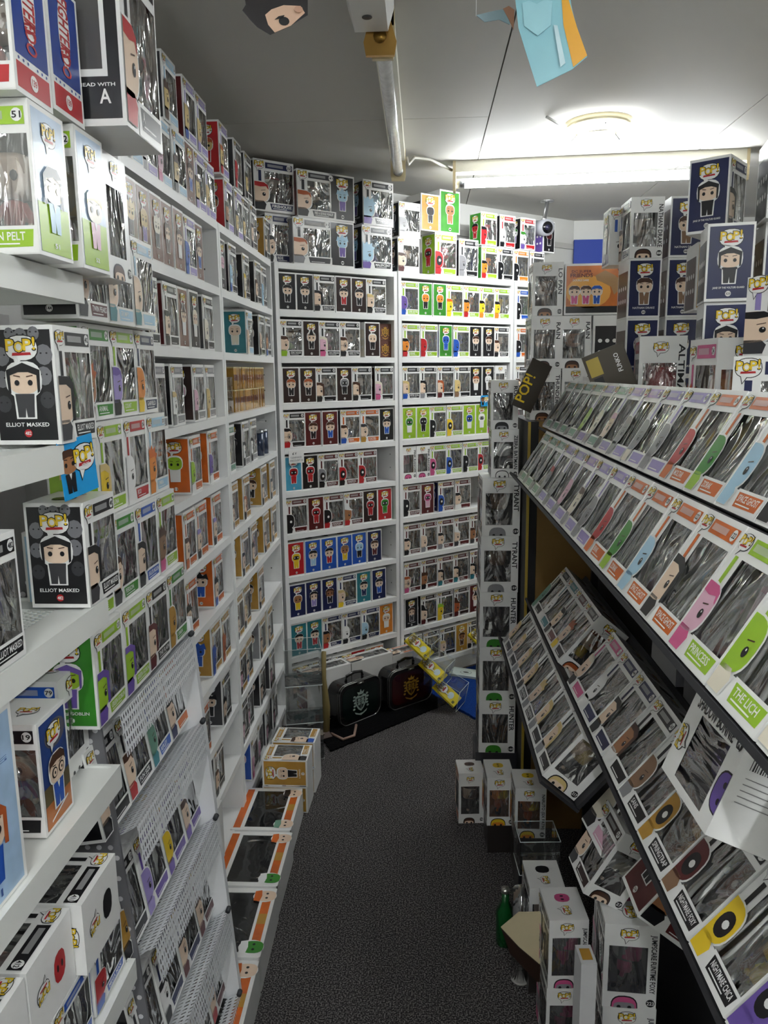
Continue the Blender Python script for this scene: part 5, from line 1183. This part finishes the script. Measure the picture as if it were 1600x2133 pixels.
def lying(p, rz, tok, lab, size, label2=None):
    _, _, sp = parse('0 F ' + tok); w, d, h = size
    M = Matrix.Translation(p) @ Matrix.Rotation(rz, 4, 'Z') @ Matrix.Translation((0, 0, d / 2)) @ Matrix.Rotation(rad(-90), 4, 'X') @ Matrix.Translation((0, 0, -h / 2))
    return figure_box(M, sp, lab, 'deluxe boxes behind the suitcase tins', size)
LS = (.235, .12, .095)
lying(at_s(.165, .0085, .056), WALLRZ, 'R aS s k w FRED_WEASLEY 33', 'lying window box lettered fred weasley, lowest behind the black suitcase', LS)
lying(at_s(.165, .1290, .056), WALLRZ, 'R hS s k w HARRY_POTTER 31', 'lying window box lettered harry potter, upper behind the black suitcase', LS)
lying(at_s(.405, .0085, .056), WALLRZ, 'R aS s k w GEORGE 33', 'lying two-face window box behind the suitcases, lower one', LS)
lying(at_s(.405, .1290, .056), WALLRZ, 'R aS s k w GEORGE 33', 'lying window box with ginger figures behind the red suitcase', LS)
lying(at_s(.615, .0085, .056), WALLRZ, 'R hS s k o', 'lying window box with reddish frame behind the red suitcase, lower', (.18, .11, .095))
lying(at_s(.615, .1190, .056), WALLRZ, 'R hS s k o', 'lying window box with reddish frame by the leaflet stand, upper', (.18, .11, .095))
# beige straps on the rug
g = G(); q = on_z(690, 1528, .012); g.tube([q, on_z(715, 1540, .014), on_z(738, 1532, .02), on_z(742, 1510, .02)], .006, lin('a5897a'), 'matte', n=8); tag(obj('strap', g), 'beige strap curling on the black rug by the suitcase', 'strap')
g = G(); M = Matrix.Translation(on_z(666, 1530, .02)) @ Matrix.Rotation(rad(35), 4, 'Z') @ Matrix.Rotation(rad(20), 4, 'X'); g.obox(M, .09, .07, .012, lin('4a3a34'), 'matte'); g.obox(M @ Matrix.Translation((-.01, 0, .009)), .05, .03, .006, lin('b0a090'), 'print'); tag(obj('wallet', g), 'small dark pouch with pale label left of the black suitcase', 'pouch')
# leaflet stand with three tiers
def leaflet_stand(p, rz, label, tiers=3):
    tt = thing('leaflet_stand', label, 'stand', TM(p, rz))
    for k in range(tiers):
        y0 = .07 * k; z0 = .105 * k
        g = G(); w = .13
        def pane(a, b, c, d_): g.add([a, b, c, d_], [(0, 1, 2, 3)], W_, 'acrylic')
        A = (-w, y0, z0 + .002); B = (w * .0 + .0, y0, z0)
        g.face([(-w / 2, y0 - .0, z0), (w / 2, y0 - .0, z0), (w / 2, y0 - .02, z0 + .10), (-w / 2, y0 - .02, z0 + .10)], W_, 'acrylic')
        for sx in (-1, 1): g.face([(sx * w / 2, y0, z0), (sx * w / 2, y0 + .09, z0), (sx * w / 2, y0 + .09, z0 + .15), (sx * w / 2, y0 - .02, z0 + .10)], W_, 'acrylic')
        g.face([(-w / 2, y0 + .09, z0), (w / 2, y0 + .09, z0), (w / 2, y0 + .09, z0 + .15), (-w / 2, y0 + .09, z0 + .15)], W_, 'acrylic'); obj('pocket', g, tt)
        g = G()
        for a, b in (((-w / 2, y0 - .02, z0 + .1), (w / 2, y0 - .02, z0 + .1)), ((-w / 2, y0, z0), (w / 2, y0, z0)), ((-w / 2, y0, z0), (-w / 2, y0 - .02, z0 + .1)), ((w / 2, y0, z0), (w / 2, y0 - .02, z0 + .1)), ((w / 2, y0 - .02, z0 + .1), (w / 2, y0 + .09, z0 + .15)), ((-w / 2, y0 - .02, z0 + .1), (-w / 2, y0 + .09, z0 + .15))): g.tube([a, b], .0011, lin('d8e2e0'), 'vinyl', n=5)
        obj('edge', g, tt)
        M = Matrix.Translation((0, y0 + .012, z0 + .02)) @ Matrix.Rotation(rad(-52), 4, 'X')
        b_ = thing('leaflet_stack', f'yellow printed leaflets in the {["lowest", "middle", "top"][k]} pocket of {label.split(",")[0]}', 'leaflets', TM(p, rz) @ M, 'yellow leaflets')
        g = G(); g.box(-.055, .055, 0, .009, 0, .135, lin('e6d21e'), 'print'); obj('paper_block', g, b_)
        g = G(); P = lambda u, v, l: (u, -l * .0004, v); logo(g, P, 0, .102, .08); P_ell(g, P, .0, .046, .033, .015, lin('c9dce4'), 2); P_text(g, P, 'COLLECT', -.03, .03, .066, .073, lin('8a7a2a'), 3); P_rect(g, P, -.045, -.02, .012, .024, lin('6a6a2a'), 2); obj('print', g, b_)
    return tt
leaflet_stand(Vector((.175, 3.455, .0128)), rad(68), 'clear three-pocket leaflet stand beside the red suitcase')
leaflet_stand(Vector((.43, 3.86, .0128)), rad(66), 'clear leaflet holder partly behind the box tower', 2)
tt = thing('notepad', 'pale green-white leaflet with round emblem lying on the blue rug', 'leaflet', TM(on_z(975, 1405, .014), rad(-20)))
g = G(); g.box(-.09, .09, -.05, .05, 0, .012, lin('cfdcd6'), 'print'); obj('paper_block', g, tt)
g = G(); P = lambda u, v, l: (u, v, .012 + l * .0004); P_ell(g, P, -.01, -.005, .03, .024, K_, 1); P_ell(g, P, -.01, -.005, .028, .022, lin('cfdcd6'), 2); P_ell(g, P, -.01, -.005, .016, .008, K_, 3); P_text(g, P, 'COUPON', .02, .06, .025, .032, K_, 2); obj('emblem', g, tt)
print('BOXES', NBOX[0], 'OBJECTS', len(bpy.data.objects), 'MESHES', len(bpy.data.meshes), 'TRIS', sum(len(p.vertices) - 2 for m in bpy.data.meshes for p in m.polygons))
